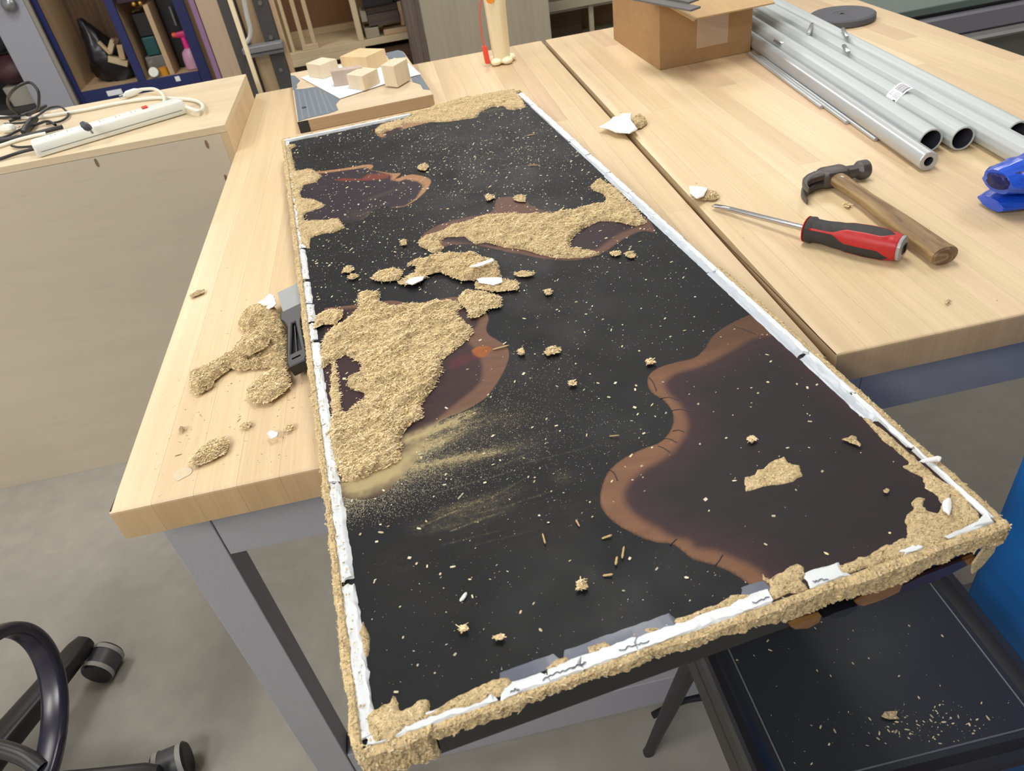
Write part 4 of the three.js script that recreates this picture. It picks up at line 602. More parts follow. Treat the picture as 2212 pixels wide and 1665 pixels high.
// ------------------------------------------------------------------ aluminium tubes and rods
{
  const R1 = .0222, AN = [-4.75, -4.5, -4.3, -4.2].map(q => q * Math.PI / 180), zEnd = [-.494, -.477, -.325, -.462], xs = [1.366, 1.4172, 1.4662, 1.5125], RR = [.0222, .0222, .0222, .0205];
  const dirA = (a) => V(Math.sin(a), 0, Math.cos(a)); const D = dirA(AN[1]);
  const tubeG = (c, r0, r1, len, D) => { const S = V(D.z, 0, -D.x), U = V(0, 1, 0), rg = (k, r) => ring(c.clone().addScaledVector(D, k), S.clone().multiplyScalar(r), U.clone().multiplyScalar(r), 40); return [loft([rg(-len, r1), rg(-len, r0), rg(-.0015, r0), rg(0, r0 - .0012), rg(0, r1 + .0008), rg(-.0015, r1 + .0001)], .4, false), loft([rg(-.0015, r1 + .0001), rg(-len, r1)], .4, false)]; };
  const labels = ['thick white aluminium tube, nearest the hammer, with open end in view', 'thick white aluminium tube wearing the barcode sticker', 'thick white aluminium tube running past the right edge, beside the sticker tube', 'outermost thick white aluminium tube, next to the black disc'];
  let stickerTube;
  const lengths = [1.15, 1.15, 1.5, 1.3];
  xs.forEach((x, i) => {
    const ze = zEnd[i], c = V(x + (ze + .5) * Math.tan(AN[i]), .9 + RR[i] + .0003, ze), t = thing('aluminium_tube', labels[i], 'tube', V(c.x, .9, c.z));
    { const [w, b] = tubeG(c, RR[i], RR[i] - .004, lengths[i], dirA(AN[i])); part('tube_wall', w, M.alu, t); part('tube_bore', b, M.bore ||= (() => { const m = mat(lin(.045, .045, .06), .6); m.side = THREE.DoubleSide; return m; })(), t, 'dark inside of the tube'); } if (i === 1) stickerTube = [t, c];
  });
  const c0 = V(1.319, .9 + .0173, -.427), t0 = thing('aluminium_tube', 'narrow bright aluminium tube with thick wall and small bore, longest toward the hammer', 'tube', V(c0.x, .9, c0.z));
  { const [w, b] = tubeG(c0, .017, .0078, 1.18, dirA(-4.8 * Math.PI / 180)); part('tube_wall', w, M.alubare, t0); part('tube_bore', b, M.bore, t0, 'dark inside of the tube'); }
  // barcode sticker wrapped on its tube
  const cv = document.createElement('canvas'); cv.width = 256; cv.height = 384; const c = cv.getContext('2d'), Rr = rng(4);
  c.fillStyle = '#f1eff6'; c.fillRect(0, 0, 256, 384); c.fillStyle = '#5b5a68'; let x = 40; while (x < 226) { const w = 2 + Rr() * 7; c.fillRect(x, 24, w, 120); x += w + 2 + Rr() * 5; }
  c.fillStyle = '#40404c'; c.fillRect(206, 24, 18, 120);
  c.fillStyle = '#6b6a78'; for (let r = 0; r < 5; r++) { let q = 110; while (q < 220) { const w = 6 + Rr() * 14; c.fillRect(q, 176 + r * 22, w, 9); q += w + 5; } }
  for (let r = 0; r < 4; r++) { let q = 26; while (q < 70) { const w = 5 + Rr() * 9; c.fillRect(q, 186 + r * 22, w, 9); q += w + 4; } }
  c.fillStyle = '#2d3a38'; c.fillRect(170, 312, 48, 46); c.fillStyle = '#6f7f7a'; c.fillRect(184, 324, 20, 20);
  const tx = new THREE.CanvasTexture(cv); tx.colorSpace = THREE.SRGBColorSpace;
  { const [t, cc] = stickerTube, S = V(D.z, 0, -D.x), pos = [], uv = [], idx = [], n = 14, m = 4, zc = -.695; // centre of the sticker along the tube
    for (let i = 0; i <= n; i++) for (let j = 0; j <= m; j++) { const ph = lerp(1.25, 3.05, i / n), k = (zc - cc.z) / D.z + lerp(-.021, .021, j / m), lift = .0004 + .009 * sstep(.5, 0, i / n) , p = cc.clone().addScaledVector(D, k).addScaledVector(S, Math.cos(ph) * (R1 + lift)).addScaledVector(V(0, 1, 0), Math.sin(ph) * (R1 + lift)); pos.push(p.x, p.y, p.z); uv.push(j / m, 1 - i / n); }
    for (let i = 0; i < n; i++) for (let j = 0; j < m; j++) { const q = i * (m + 1) + j; idx.push(q, q + 1, q + m + 1, q + 1, q + m + 2, q + m + 1); }
    const g = new THREE.BufferGeometry(); g.setAttribute('position', new THREE.Float32BufferAttribute(pos, 3)); g.setAttribute('uv', new THREE.Float32BufferAttribute(uv, 2)); g.setIndex(idx); g.computeVertexNormals();
    part('barcode_sticker', g, new THREE.MeshStandardMaterial({ map: tx, roughness: .5, side: THREE.DoubleSide }), t, 'white barcode sticker'); }
  // thin rods beside the narrow tube
  const rod = (x, z, r, len, lab) => { const d = dirA(-4.8 * Math.PI / 180), p = V(x, .9 + r, z); single('metal_rod', cylAB(p.clone().addScaledVector(d, -len), p, r, r, 16), M.alubare, lab, 'rod'); };
  rod(1.3165, -.583, .0037, .62, 'thin metal rod reaching furthest along the narrow tube'); rod(1.3168, -.687, .004, .55, 'thin metal rod lying in the middle beside the narrow tube'); rod(1.3176, -.792, .0038, .45, 'shortest thin metal rod, on the outside next to the box');
  // metal offcuts lying on the tubes
  const bit = (x0, y0, x1, y1, h, lab) => { const p = at(x0, y0, h), q = at(x1, y1, h), d = dirOf(p, q), s = V(-d.z, 0, d.x); single('metal_offcut', loft([0, .05, .95, 1].map((k, i) => ring(p.clone().lerp(q, k).add(V(0, .003, 0)), s.clone().multiplyScalar(i % 3 ? .0048 : .004), V(0, i % 3 ? .0036 : .003, 0), 12, 3)), .5), M.steel, lab, 'metal offcut'); };
  bit(1754, 54, 1746, 76, .9447, 'slim metal offcut lying upright on the tubes nearest the box'); bit(1820, 65, 1829, 83, .9447, 'metal offcut on the outermost tube beside the black disc'); bit(1822, 101, 1832, 116, .9447, 'metal offcut on the tubes, below the one by the black disc'); bit(1673, 90, 1690, 98, .934, 'small bright metal offcut on the narrow tube beside the box');
}
// black disc
{
  const c = at(1824, 66, .9); c.x = 1.69; c.z = -1.385; const t = thing('grinding_disc', 'thick dark grey round disc with a small centre hole behind the tubes', 'disc', V(c.x, .9, c.z));
  const pr = [[.008, .017], [.011, .0185], [.024, .0185], [.026, .02], [.082, .02], [.088, .0165], [.089, .004], [.086, .0005], [.008, .0005], [.008, .017]].map(q => new THREE.Vector2(...q));
  const g = new THREE.LatheGeometry(pr, 48); g.translate(c.x, .9, c.z); part('disc_body', toCreasedNormals(g.toNonIndexed(), .5), M.greyDisc, t);
  part('centre_bush', toCreasedNormals(new THREE.LatheGeometry([[.0062, .001], [.0062, .0188], [.0095, .0192], [.0105, .0188]].map(q => new THREE.Vector2(...q)), 24).toNonIndexed().translate(c.x, .9, c.z), .5), M.iron, t);
}
// ------------------------------------------------------------------ cardboard box
{
  const A = at(1425, 152, .9), Bc = at(1333, 84, .9), Cc = at(1630, 110, .9), t = thing('cardboard_box', 'brown cardboard box with its front flap folded out and clear tape', 'box', A.clone());
  const X = dirOf(A, Cc), Zb = V(X.z, 0, -X.x), w = A.distanceTo(Cc) - .012, dp = .375, h = .165, th = .004, Y = V(0, 1, 0);
  const panel = (x0, x1, y0, y1, z0, z1) => { const g = new RoundedBoxGeometry(x1 - x0, y1 - y0, z1 - z0, 1, .0012); g.translate((x0 + x1) / 2, (y0 + y1) / 2, (z0 + z1) / 2); return uvm(basis(g, A, X, Y, Zb), 'y'); };
  const Z2 = Zb.clone().negate(); // local z goes toward the viewer
  const pan = (x0, x1, y0, y1, d0, d1) => { const g = new RoundedBoxGeometry(x1 - x0, y1 - y0, d1 - d0, 1, .0012); g.translate((x0 + x1) / 2, (y0 + y1) / 2, -(d0 + d1) / 2); return uvm(basis(g, A, X, Y, Z2), 'y'); };
  part('front_panel', pan(0, w, .0005, h, 0, th), M.card, t); part('back_panel', pan(0, w, .0005, h, dp - th, dp), M.card, t);
  part('side_panel', pan(0, th, .0005, h, th, dp - th), M.card, t); part('side_panel', pan(w - th, w, .0005, h, th, dp - th), M.card, t); part('base_panel', pan(th, w - th, .001, .005, th, dp - th), M.card, t);
  // front flap leans outwards, its near corner torn
  const fl = (pts, m, name) => { const s = new THREE.Shape(pts.map(q => new THREE.Vector2(...q))); const g = new THREE.ExtrudeGeometry(s, { depth: .0035, bevelEnabled: false }); const n = V(0, -.28, 0).addScaledVector(Z2, .96).normalize(); const Yf = n, Nf = V().crossVectors(X, Yf); return part(name, uvm(basis(g, A.clone().add(V(0, h - .003, 0)), X, Yf, Nf), 'x'), m, t); };
  fl([[.012, 0], [w, 0], [w + .012, .02], [w + .006, .1], [.055, .1], [.048, .106], [.012, .012]], M.cardIn, 'flap');
  part('flap', pan(0, .0035, h + .0005, h + .12, .01, dp - .02), M.card, t); part('flap', pan(w, w + .11, h - .004, h, .02, dp - .02), M.cardIn, t);
  part('tape', pan(w * .40, w * .74, .035, .135, -.0006, .0002), new THREE.MeshPhysicalMaterial({ color: lin(.5, .36, .24), roughness: .25, clearcoat: .5 }), t, 'strip of clear tape');
  // dark strips on the flap
  const st = (px, py, ox, lab, lift) => { const p = at(px, py, .9 + h - .006 + lift); const a = V(-.45, .05, -.9).normalize(), s = V(a.z, 0, -a.x).normalize(); const g = new RoundedBoxGeometry(.034, .005, .2, 2, .0012); g.translate(0, .0025, -.1); single('grey_strip', uvm(basis(g, p, s.clone().negate(), V(0, 1, 0), a.clone().negate()), 'z'), mat(lin(.13, .125, .125), .6), lab, 'strip'); };
  st(1503, 22, 0, 'lower dark grey flat strip poking out of the cardboard box', .009); st(1500, 5, 0, 'upper dark grey flat strip poking out of the cardboard box', .016);
}
// ------------------------------------------------------------------ plastic bottle with red cord
{
  const c = V(.752, .9, -1.605), t = thing('plastic_bottle', 'tall cream plastic bottle with lobed foot at the back of the bench', 'bottle', c.clone());
  const R0 = (y) => y < .01 ? .030 : lerp(.0275, .033, clamp((y - .02) / .16));
  const rings = []; for (const y of [.006, .012, .02, .03, .06, .1, .14, .18, .2, .22, .235]) { const r = y > .18 ? lerp(.033, .012, sstep(.18, .235, y)) : R0(y); const q = []; for (let i = 0; i < 36; i++) { const a = i / 36 * 6.2832, k = 1 - .07 * Math.pow(Math.abs(Math.sin(a * 2.5)), 6) + .03 * Math.cos(a * 5); q.push(V(c.x + Math.cos(a) * r * k * .95, c.y + y, c.z + Math.sin(a) * r * k)); } rings.push(q); }
  part('bottle_body', loft(rings, .9), new THREE.MeshPhysicalMaterial({ color: lin(.93, .84, .6), roughness: .4, transmission: .25, thickness: 0 }), t);
  for (let i = 0; i < 5; i++) { const a = 1.1 + i * 1.2566, r = .027; const g = new THREE.SphereGeometry(.0165, 20, 14); g.scale(1, .62, 1); g.translate(c.x + Math.cos(a) * r, c.y + .0105, c.z + Math.sin(a) * r); part('foot_lobe', g, M.cream ||= mat(lin(.93, .85, .6), .35), t); }
  const bp = (px, py) => atZ(px, py, c.z + .034); const bg = cylAB(bp(1059, -2), bp(1059, -2).add(V(0, 0, .003)), .012, .011, 24); part('orange_badge', bg, M.orange, t);
  part('cap', cylAB(c.clone().add(V(0, .235, 0)), c.clone().add(V(0, .265, 0)), .014, .012), M.red, t);
  const zz = c.z + .012, p = (px, py) => atZ(px, py, zz);
  part('red_cord', tube([p(1043, -60), p(1039, 0), p(1037, 30), p(1039, 62), p(1046, 102)], .0016, 24, 8), M.red2 ||= mat(lin(.78, .075, .04), .5), t);
  const a = p(1046, 100), b = p(1054, 137), d = b.clone().sub(a), s = V(1, 0, 0);
  part('red_tag', loft([0, .06, .94, 1].map((k, i) => ring(a.clone().addScaledVector(d, k), s.clone().multiplyScalar(i % 3 ? .0078 : .0065), V(0, 0, i % 3 ? .006 : .005), 20, 4)), .5), M.red2, t);
}
// ------------------------------------------------------------------ painted board with wooden blocks
{
  const y0 = .9005, y1 = .931, o = V(.165, .9, -1.301); const t = thing('painted_board', 'thick wooden board with peeling grey-blue grooved paint holding wooden blocks', 'board', o);
  const z2 = (f, h) => P2(f).map(q => at(480 + q[0] / 3.95, q[1] / 3.95, h));
  const nl = at(642, 263, y1), nr = at(935, 203, y1), fr = at(872, 112, y1), fl = at(627, 158, y1);
  part('board_core', uvm(plate([nl, nr, fr, fl], y0, y1, .0012), 'x'), mat(lin(.69, .56, .39), .6, { map: T.maple }), t);
  const ex = dirOf(nl, nr); { const n = V(-ex.z, 0, ex.x); if (n.z < 0) n.negate(); const a = nl.clone().addScaledVector(ex, .028), L = nl.distanceTo(nr) - .028; const g = new THREE.BoxGeometry(L, y1 - y0 - .002, .0016); g.translate(L / 2, 0, 0); const m0 = a.clone().setY((y0 + y1) / 2).addScaledVector(n, .0004); part('front_edge', uvm(basis(g, m0, ex, V(0, 1, 0), n), 'x'), mat(lin(.44, .31, .19), .6, { map: T.maple }), t); const g2 = new THREE.BoxGeometry(.027, y1 - y0 - .002, .0016); g2.translate(.0135, 0, 0); part('front_edge', uvm(basis(g2, nl.clone().setY((y0 + y1) / 2).addScaledVector(n, .0005), ex, V(0, 1, 0), n), 'x'), M.rubber, t); }
  const paint = mat(lin(.15, .185, .225), .5), pal = (f) => part('paint_layer', uvm(plate(z2(f, y1), y1, y1 + .0012, .0002), 'z'), paint, t);
  pal([612, 765, 700, 760, 800, 742, 1005, 848, 970, 890, 990, 940, 900, 972, 740, 1008, 650, 1036]); pal([585, 645, 620, 648, 665, 690, 635, 720, 640, 750, 604, 770]); pal([1600, 610, 1640, 660, 1690, 640, 1775, 768, 1715, 762, 1690, 720, 1625, 700]); pal([1395, 455, 1500, 430, 1540, 440, 1570, 485, 1420, 505]);
  for (const [a, b] of [[[648, 775], [690, 1020]], [[690, 770], [745, 1004]], [[735, 768], [800, 990]], [[785, 765], [850, 978]], [[830, 765], [905, 968]], [[870, 790], [955, 952]]]) { const p = z2([...a, ...b], y1 + .0012), d = dirOf(p[0], p[1]), s = V(-d.z, 0, d.x).multiplyScalar(.0022); part('paint_ridge', loft([0, 1].map(k => ring(p[k], s, V(0, .0009, 0), 8)), .8), mat(lin(.2, .23, .27), .5), t); }
  { const h = z2([700, 917], y1 + .0013)[0]; part('screw_hole', new THREE.CylinderGeometry(.0075, .0075, .001, 20).translate(h.x, h.y, h.z), M.hole, t); }
  const pp = z2([672, 662, 1005, 840, 1400, 712, 1695, 632, 1560, 520, 1000, 560], y1 + .0026); const pg = plate(pp, y1 + .0022, y1 + .003); single('paper_sheet', pg, M.paper, 'white sheet of paper under the wooden blocks on the painted board', 'paper');
  const yb = y1 + .003, blk = (bx_, by, h, la, l, ra, r, m, lab) => { const P = z2([bx_, by], yb)[0], u = V(Math.cos(la), 0, -Math.sin(la)), v = V(Math.cos(ra), 0, -Math.sin(ra)), n = thing('wooden_block', lab, 'block', P.clone()); const poly = [P, P.clone().addScaledVector(v, r), P.clone().addScaledVector(v, r).addScaledVector(u, l), P.clone().addScaledVector(u, l)]; part('block_body', uvm(plate(poly, yb, yb + h, .0015), 'y'), m, n); return [n, P, u, v]; };
  const dg = Math.PI / 180, lw = mat(lin(.78, .67, .5), .65, { map: T.maple }), tw = mat(lin(.74, .55, .31), .65, { map: T.maple }), pw = mat(lin(.55, .44, .38), .65, { map: T.maple });
  blk(1222, 775, .039, 131 * dg, .066, 49 * dg, .066, lw, 'pale wooden cube nearest the front of the painted board');
  const b5 = blk(1500, 747, .056, 134 * dg, .048, 53 * dg, .066, lw, 'tall pale wooden block at the right end of the painted board'); 
  blk(868, 676, .04, 130 * dg, .07, 40 * dg, .062, lw, 'pale wooden block at the left, with an orange knot');
  blk(962, 742, .042, 97 * dg, .03, -10 * dg, .09, pw, 'reddish thin wooden block in the middle, turned broadside');
  blk(1252, 615, .042, 140 * dg, .1, 46 * dg, .085, tw, 'largest tan wooden block at the back of the painted board');
}
// ------------------------------------------------------------------ plywood chest with the power strip and cables
const PY = .97, PZ = -1.252;
{
  const x0 = -1.7, x1 = -.0008, z1 = PZ, z0 = -1.73, t = thing('plywood_chest', 'large pale plywood chest left of the benches', 'chest', V((x0 + x1) / 2, 0, (z0 + z1) / 2)), q = .018;
  part('lid', bx(x0, x1, PY - q, PY, z0, z1, .0015, 'x'), M.ply, t);
  part('front_panel', bx(x0, x1 - q, .0, PY - q - .0005, z1 - q, z1 - .0005, .001, 'x'), M.ply2 ||= mat(lin(.59, .515, .405), .65, { map: T.ply2 }), t);
  part('side_panel', bx(x1 - q, x1, .0, PY - q - .0005, z0, z1 - .0005, .001, 'y'), M.plyEdge, t); part('side_panel', bx(x0, x0 + q, 0, PY - q - .0005, z0, z1 - q, .001, 'y'), M.plyEdge, t); part('back_panel', bx(x0 + q, x1 - q, 0, PY - q - .0005, z0, z0 + q, .001, 'x'), M.ply, t);
  for (const [px, py] of [[445, 310], [207, 350], [487, 384]]) { const p = atZ(px, py, z1); part('pocket_hole', loft([0, 1].map(k => ring(p.clone().add(V(.001, -.002, .0002 + k * .0003)), V(.0035, 0, 0), V(0, .011, 0), 14)), .5), M.hole2 ||= mat(lin(.2, .13, .07), .8), t); }
}
{
  const h = .036, A = at(84, 343, PY), B = at(408, 246, PY), X = dirOf(A, B), L = A.distanceTo(B), n = V(X.z, 0, -X.x); if (n.z > 0) n.negate(); const t = thing('power_strip', 'long white power strip lying on the plywood chest', 'power strip', A.clone()), w = .052;
  const sec = (k, g = 0) => { const c = A.clone().addScaledVector(X, k).addScaledVector(n, w / 2); return ring(c.clone().setY(PY + .0005 + h / 2), n.clone().multiplyScalar(w / 2 - g), V(0, h / 2 - g, 0), 28, 7); };
  part('housing', loft([sec(0, .006), sec(.002, .002), sec(.006), sec(L - .006), sec(L - .002, .002), sec(L, .006)], .7), M.plasticWhite, t);
  const fr = (k, y, o = .0002) => A.clone().addScaledVector(X, k).addScaledVector(n, -o).setY(PY + y);
  part('seam', cylAB(fr(.012, .0135), fr(L - .012, .0135), .0007, .0007, 6), M.greyDisc, t);
  const top = (k, o) => A.clone().addScaledVector(X, k).addScaledVector(n, w * .5 + o).setY(PY + h + .0006);
  for (let i = 0; i < 6; i++) { const k = L * (.14 + i * .105); const f = part('outlet', (() => { const g = new RoundedBoxGeometry(.026, .0012, .03, 1, .0005); return basis(g, top(k, 0).add(V(0, -.0004, 0)), X, V(0, 1, 0), V().crossVectors(X, V(0, 1, 0))); })(), M.plasticWhite, t); for (const [a, b] of [[-.004, .006], [-.004, -.006], [.006, 0]]) part('slot', basis(new THREE.BoxGeometry(.0016, .0004, .005), top(k + a, b).add(V(0, .0003, 0)), X, V(0, 1, 0), V().crossVectors(X, V(0, 1, 0))), M.hole, f); }
  part('switch', basis(new RoundedBoxGeometry(.014, .006, .018, 2, .0015), top(L * .75, .004).add(V(0, .001, 0)), X, V(0, 1, 0), V().crossVectors(X, V(0, 1, 0))), mat(lin(.62, .06, .04), .4), t, 'red rocker switch');
  // grey plug in an outlet
  const g = at(185, 272, PY + .05), pl = thing('black_plug', 'small dark grey plug pushed into the power strip', 'plug', g.clone()); part('plug_body', loft([[-.012, .004], [-.004, .0085], [.006, .009], [.012, .006]].map(([k, r]) => ring(g.clone().add(V(k * .5, -k * .9, 0)), V(.95 * r, .3 * r, 0), V(0, 0, r), 16, 3)), .6), M.grey2 ||= mat(lin(.07, .07, .085), .45), pl); part('pin', cylAB(g.clone().add(V(.006, -.011, 0)), g.clone().add(V(.008, -.02, 0)), .003), M.steel, pl);
  const P = (px, py, y = .004) => at(px, py, PY + Math.max(y, .0056));
  const w1 = t, w2 = t, w3 = t;
  part('cord', tube([A.clone().addScaledVector(X, L - .004).addScaledVector(n, w / 2).setY(PY + .018), P(430, 240, .014), P(438, 228, .008), P(420, 217), P(380, 213), P(330, 212), P(260, 222), P(180, 238), P(90, 252), P(30, 254), P(-60, 248)], .0046, 80, 12), M.cordWhite, w1);
  part('cord', tube([P(306, 193, .012), P(330, 192, .014), P(347, 200, .014), P(355, 214, .014), P(351, 228, .012), P(342, 236, .006), P(320, 246, .005)], .0044, 50, 12), M.cordWhite, w2);
  part('plug', loft([[P(268, 207, .010), .006], [P(274, 204, .011), .011], [P(290, 199, .011), .0115], [P(299, 196, .012), .007], [P(308, 193, .012), .005]].map(([p, r]) => ring(p, V(.1 * r, 0, -r), V(0, r * .85, 0), 18, 3)), .6), M.plasticWhite, w2); for (const o of [-2, 3]) part('prong', cylAB(P(270, 205 + o, .011), P(258, 209 + o, .008), .0016), M.alubare, w2);
  part('cord', tube([P(-40, 325), P(0, 315), P(40, 302), P(75, 293), P(100, 288)], .0046, 40, 12), M.cordWhite, w3);
  const bc = (pts, r, lab) => single('black_cable', tube(pts, r, 70, 10), M.cordBlack, lab, 'cable');
  bc([P(40, 246, .02), P(22, 232, .05), P(18, 210, .09), P(40, 186, .12), P(64, 178, .12), P(82, 196, .1), P(84, 222, .07), P(76, 240, .03), P(60, 250, .01)], .0038, 'black cable standing in a tall loop on the plywood chest');
  bc([P(-30, 256, .012), P(30, 252, .014), P(60, 245, .016), P(100, 228, .016), P(80, 240, .01), P(20, 262, .006)], .004, 'black cable bundled below the tall loop, upper strand');
  bc([P(10, 268, .006), P(60, 262, .012), P(110, 232, .016), P(128, 230, .014), P(143, 240, .006), P(146, 252, .004), P(130, 262, .004), P(100, 268, .004)], .003, 'black cable curving down to the right from the bundle');
  bc([P(-20, 300, .004), P(10, 296, .004), P(40, 282, .006), P(70, 272, .008), P(100, 262, .010), P(120, 270, .008)], .0036, 'black cable crossing under the white cord to the split plug');
  bc([P(-20, 310, .004), P(20, 300, .004), P(70, 290, .008), P(110, 280, .010), P(135, 274, .010)], .006, 'thick black cable end with a velcro wrap behind the strip');
  bc([P(-40, 352, .004), P(0, 343, .004), P(40, 330, .008), P(78, 320, .012)], .0042, 'black cable entering the left end of the power strip, lower one');
  bc([P(25, 315, .005), P(40, 318, .006), P(60, 317, .008), P(80, 315, .012)], .0032, 'black cable entering the left end of the power strip, upper one');
  { const c = P(17, 277, .012), q = thing('white_plug', 'rounded white plug lying among the black cables on the chest', 'plug', c.clone()); part('plug_body', loft([-1, -.8, -.3, .3, .8, 1].map((k, i) => ring(c.clone().add(V(k * .022, 0, k * .006)), V(0, [.004, .009, .0115, .0115, .009, .004][i], 0), V(0, 0, [.006, .012, .0155, .0155, .012, .006][i]), 20)), 1), M.plasticWhite, q); part('pin', cylAB(c.clone().add(V(.02, 0, .004)), c.clone().add(V(.034, 0, .008)), .002), M.alubare, q); }
  const bl = thing('cable_adapter', 'black adapter body among the cables on the chest', 'adapter', P(60, 278)); part('adapter_body', loft([[50, 286], [56, 280], [70, 262], [78, 256]].map(([x, y], i) => ring(P(x, y, .012), V(.008, 0, .004), V(0, [.006, .011, .011, .006][i], 0), 16, 3)), .6), M.cordBlack, bl);
}
// ------------------------------------------------------------------ blue folded tarp at the right edge
{
  const t = thing('blue_tarp', 'crumpled glossy blue plastic tarp folded up on the right bench', 'tarp', at(2190, 470, .9)), blue = new THREE.MeshPhysicalMaterial({ color: lin(.012, .085, .62), roughness: .28, clearcoat: .6, clearcoatRoughness: .2, side: THREE.DoubleSide });
  const X = V(.93, 0, -.1).normalize(), Zt = V(.1, 0, .93).normalize();
  const o1 = at(2155, 477, .9), fold = (o, w, hgt, len, seed, y) => { const rs = []; for (let i = 0; i <= 40; i++) { const k = i / 40, e = Math.pow(sstep(-.02, .3, k), .5), c = o.clone().addScaledVector(X, k * len).setY(.9 + y + hgt * .5); const q = []; for (let j = 0; j < 56; j++) { const a = j / 56 * 6.2832, n = 1 + (fbm(Math.cos(a) * 2 + 5, Math.sin(a) * 2 + k * 6, seed, 4) - .5) * .45; const cy = Math.sin(a); q.push(c.clone().addScaledVector(Zt, Math.cos(a) * w * .5 * n * (.55 + .45 * e)).add(V(0, Math.max(-hgt * .49, cy * hgt * .5 * (.6 + .4 * e) * (cy > 0 ? n : 1)), 0))); } rs.push(q); } return loft(rs, 1.2); };
  part('lower_fold', fold(o1.clone().addScaledVector(X, .012).addScaledVector(Zt, -.03), .09, .026, .24, 5, 0), blue, t);
  part('upper_fold', fold(at(2160, 455, .93).addScaledVector(X, .03).addScaledVector(Zt, -.045), .10, .05, .22, 9, .026), blue, t);
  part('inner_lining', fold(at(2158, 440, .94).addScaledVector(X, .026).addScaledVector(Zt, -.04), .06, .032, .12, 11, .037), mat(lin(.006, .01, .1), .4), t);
}
// ------------------------------------------------------------------ black side table, blue bin, floor cable
{
  const x0 = .68, x1 = 1.05, z0 = .09, z1 = .394, y = .6, t = thing('black_side_table', 'low black tray-topped table with splayed legs under the slab', 'table', V((x0 + x1) / 2, 0, (z0 + z1) / 2)), ins = .034;
  part('tray', bx(x0 + .012, x1 - .012, y - .03, y - .006, z0 + .012, z1 - .012, .004), M.trayM ||= new THREE.MeshPhysicalMaterial({ color: lin(.02, .022, .029), roughness: .42, specularIntensity: .6 }), t);
  const rim = (ax, az, bx_, bz) => { const a = V(ax, y - .006, az), b = V(bx_, y - .006, bz), d = dirOf(a, b), n = V(-d.z, 0, d.x); const prof = [[0, -.02], [0, .003], [.004, .008], [.014, .008], [.02, .004], [.03, -.001], [.031, -.02]]; const rg = (p, s) => prof.map(([o, h]) => p.clone().addScaledVector(n, o).addScaledVector(d, s * o).add(V(0, h, 0))); return loft([rg(a, 1), rg(b, -1)], .35); };
  for (const q of [[x0, z1, x0, z0], [x0, z0, x1, z0], [x1, z0, x1, z1], [x1, z1, x0, z1]]) { const inward = rim(...q); part('rim', inward, M.rimM ||= (() => { const m = mat(lin(.018, .0185, .023), .25); m.side = THREE.DoubleSide; return m; })(), t); }
  part('groove', cylAB(V(x0 + .036, y - .0058, z0 + .036), V(x0 + .036, y - .0058, z1 - .036), .0012, .0012, 8), M.groove ||= mat(lin(.12, .12, .14), .3), t); part('groove', cylAB(V(x1 - .036, y - .0058, z0 + .036), V(x1 - .036, y - .0058, z1 - .036), .0012, .0012, 8), M.groove, t); part('groove', cylAB(V(x0 + .036, y - .0058, z1 - .036), V(x1 - .036, y - .0058, z1 - .036), .0012, .0012, 8), M.groove, t);
  const ap = mat(lin(.035, .03, .028), .5);
  for (const [a, b, c, d] of [[x0 + .004, x0 + .016, z0 + .01, z1 - .01], [x1 - .016, x1 - .004, z0 + .01, z1 - .01], [x0 + .017, x1 - .017, z0 + .006, z0 + .018], [x0 + .017, x1 - .017, z1 - .018, z1 - .006]]) { part('apron', bx(a, b, y - .13, y - .082, c, d, .002), ap, t); part('apron', bx(a + .001, b - .001, y - .08, y - .031, c + .001, d - .001, .002), ap, t); }
  for (const [sx, sz] of [[0, 0], [1, 0], [0, 1], [1, 1]]) { const topP = V(sx ? x1 - .03 : x0 + .03, y - .06, sz ? z1 - .03 : z0 + .03), ft = V(sx ? x1 + .03 : x0 - .03, 0, sz ? z1 + .07 : z0 - .07); part('leg', loft([0, .55, .97, 1].map((k, i) => ring(topP.clone().lerp(ft, k), V([.014, .012, .009, .0105][i], 0, 0), V(0, 0, [.014, .012, .009, .0105][i]), 18, 3)), .6), M.black, t); }
  const R = rng(51); tag(scatter('wood_crumbs', CRUMB, M.fibre, 230, () => { const near = R() < .6, p = near ? at(1990 + (R() + R() + R() - 1.5) * 190, 1560 + (R() + R() - 1) * 60, y) : V(lerp(x0 + .04, x1 - .04, R()), 0, lerp(z0 + .02, z1 - .04, R())); if (p.x < x0 + .035 || p.x > x1 - .035 || p.z > z1 - .035 || p.z < z0) return null; const s = .0005 + Math.pow(R(), 3) * .0022; return { p: p.setY(y - .006 + s * .25), s: V(s * (1 + R() * 2), s * .5, s), q: qEuler(0, R() * 6, 0) }; }, null, () => { const k = .5 + R() * .5; return new THREE.Color().setRGB(.7 * k, .58 * k, .38 * k); }), 'wood crumbs scattered on the black side table', 'crumbs');
  chunk(CH, 'folded wood chip lying on the black side table', [1903, 1549, 1910, 1539, 1940, 1537, 1936, 1546, 1943, 1555, 1920, 1555], y - .006, .002, { seed: 361, jag: .0006, cell: .0012, k: .8 });
}
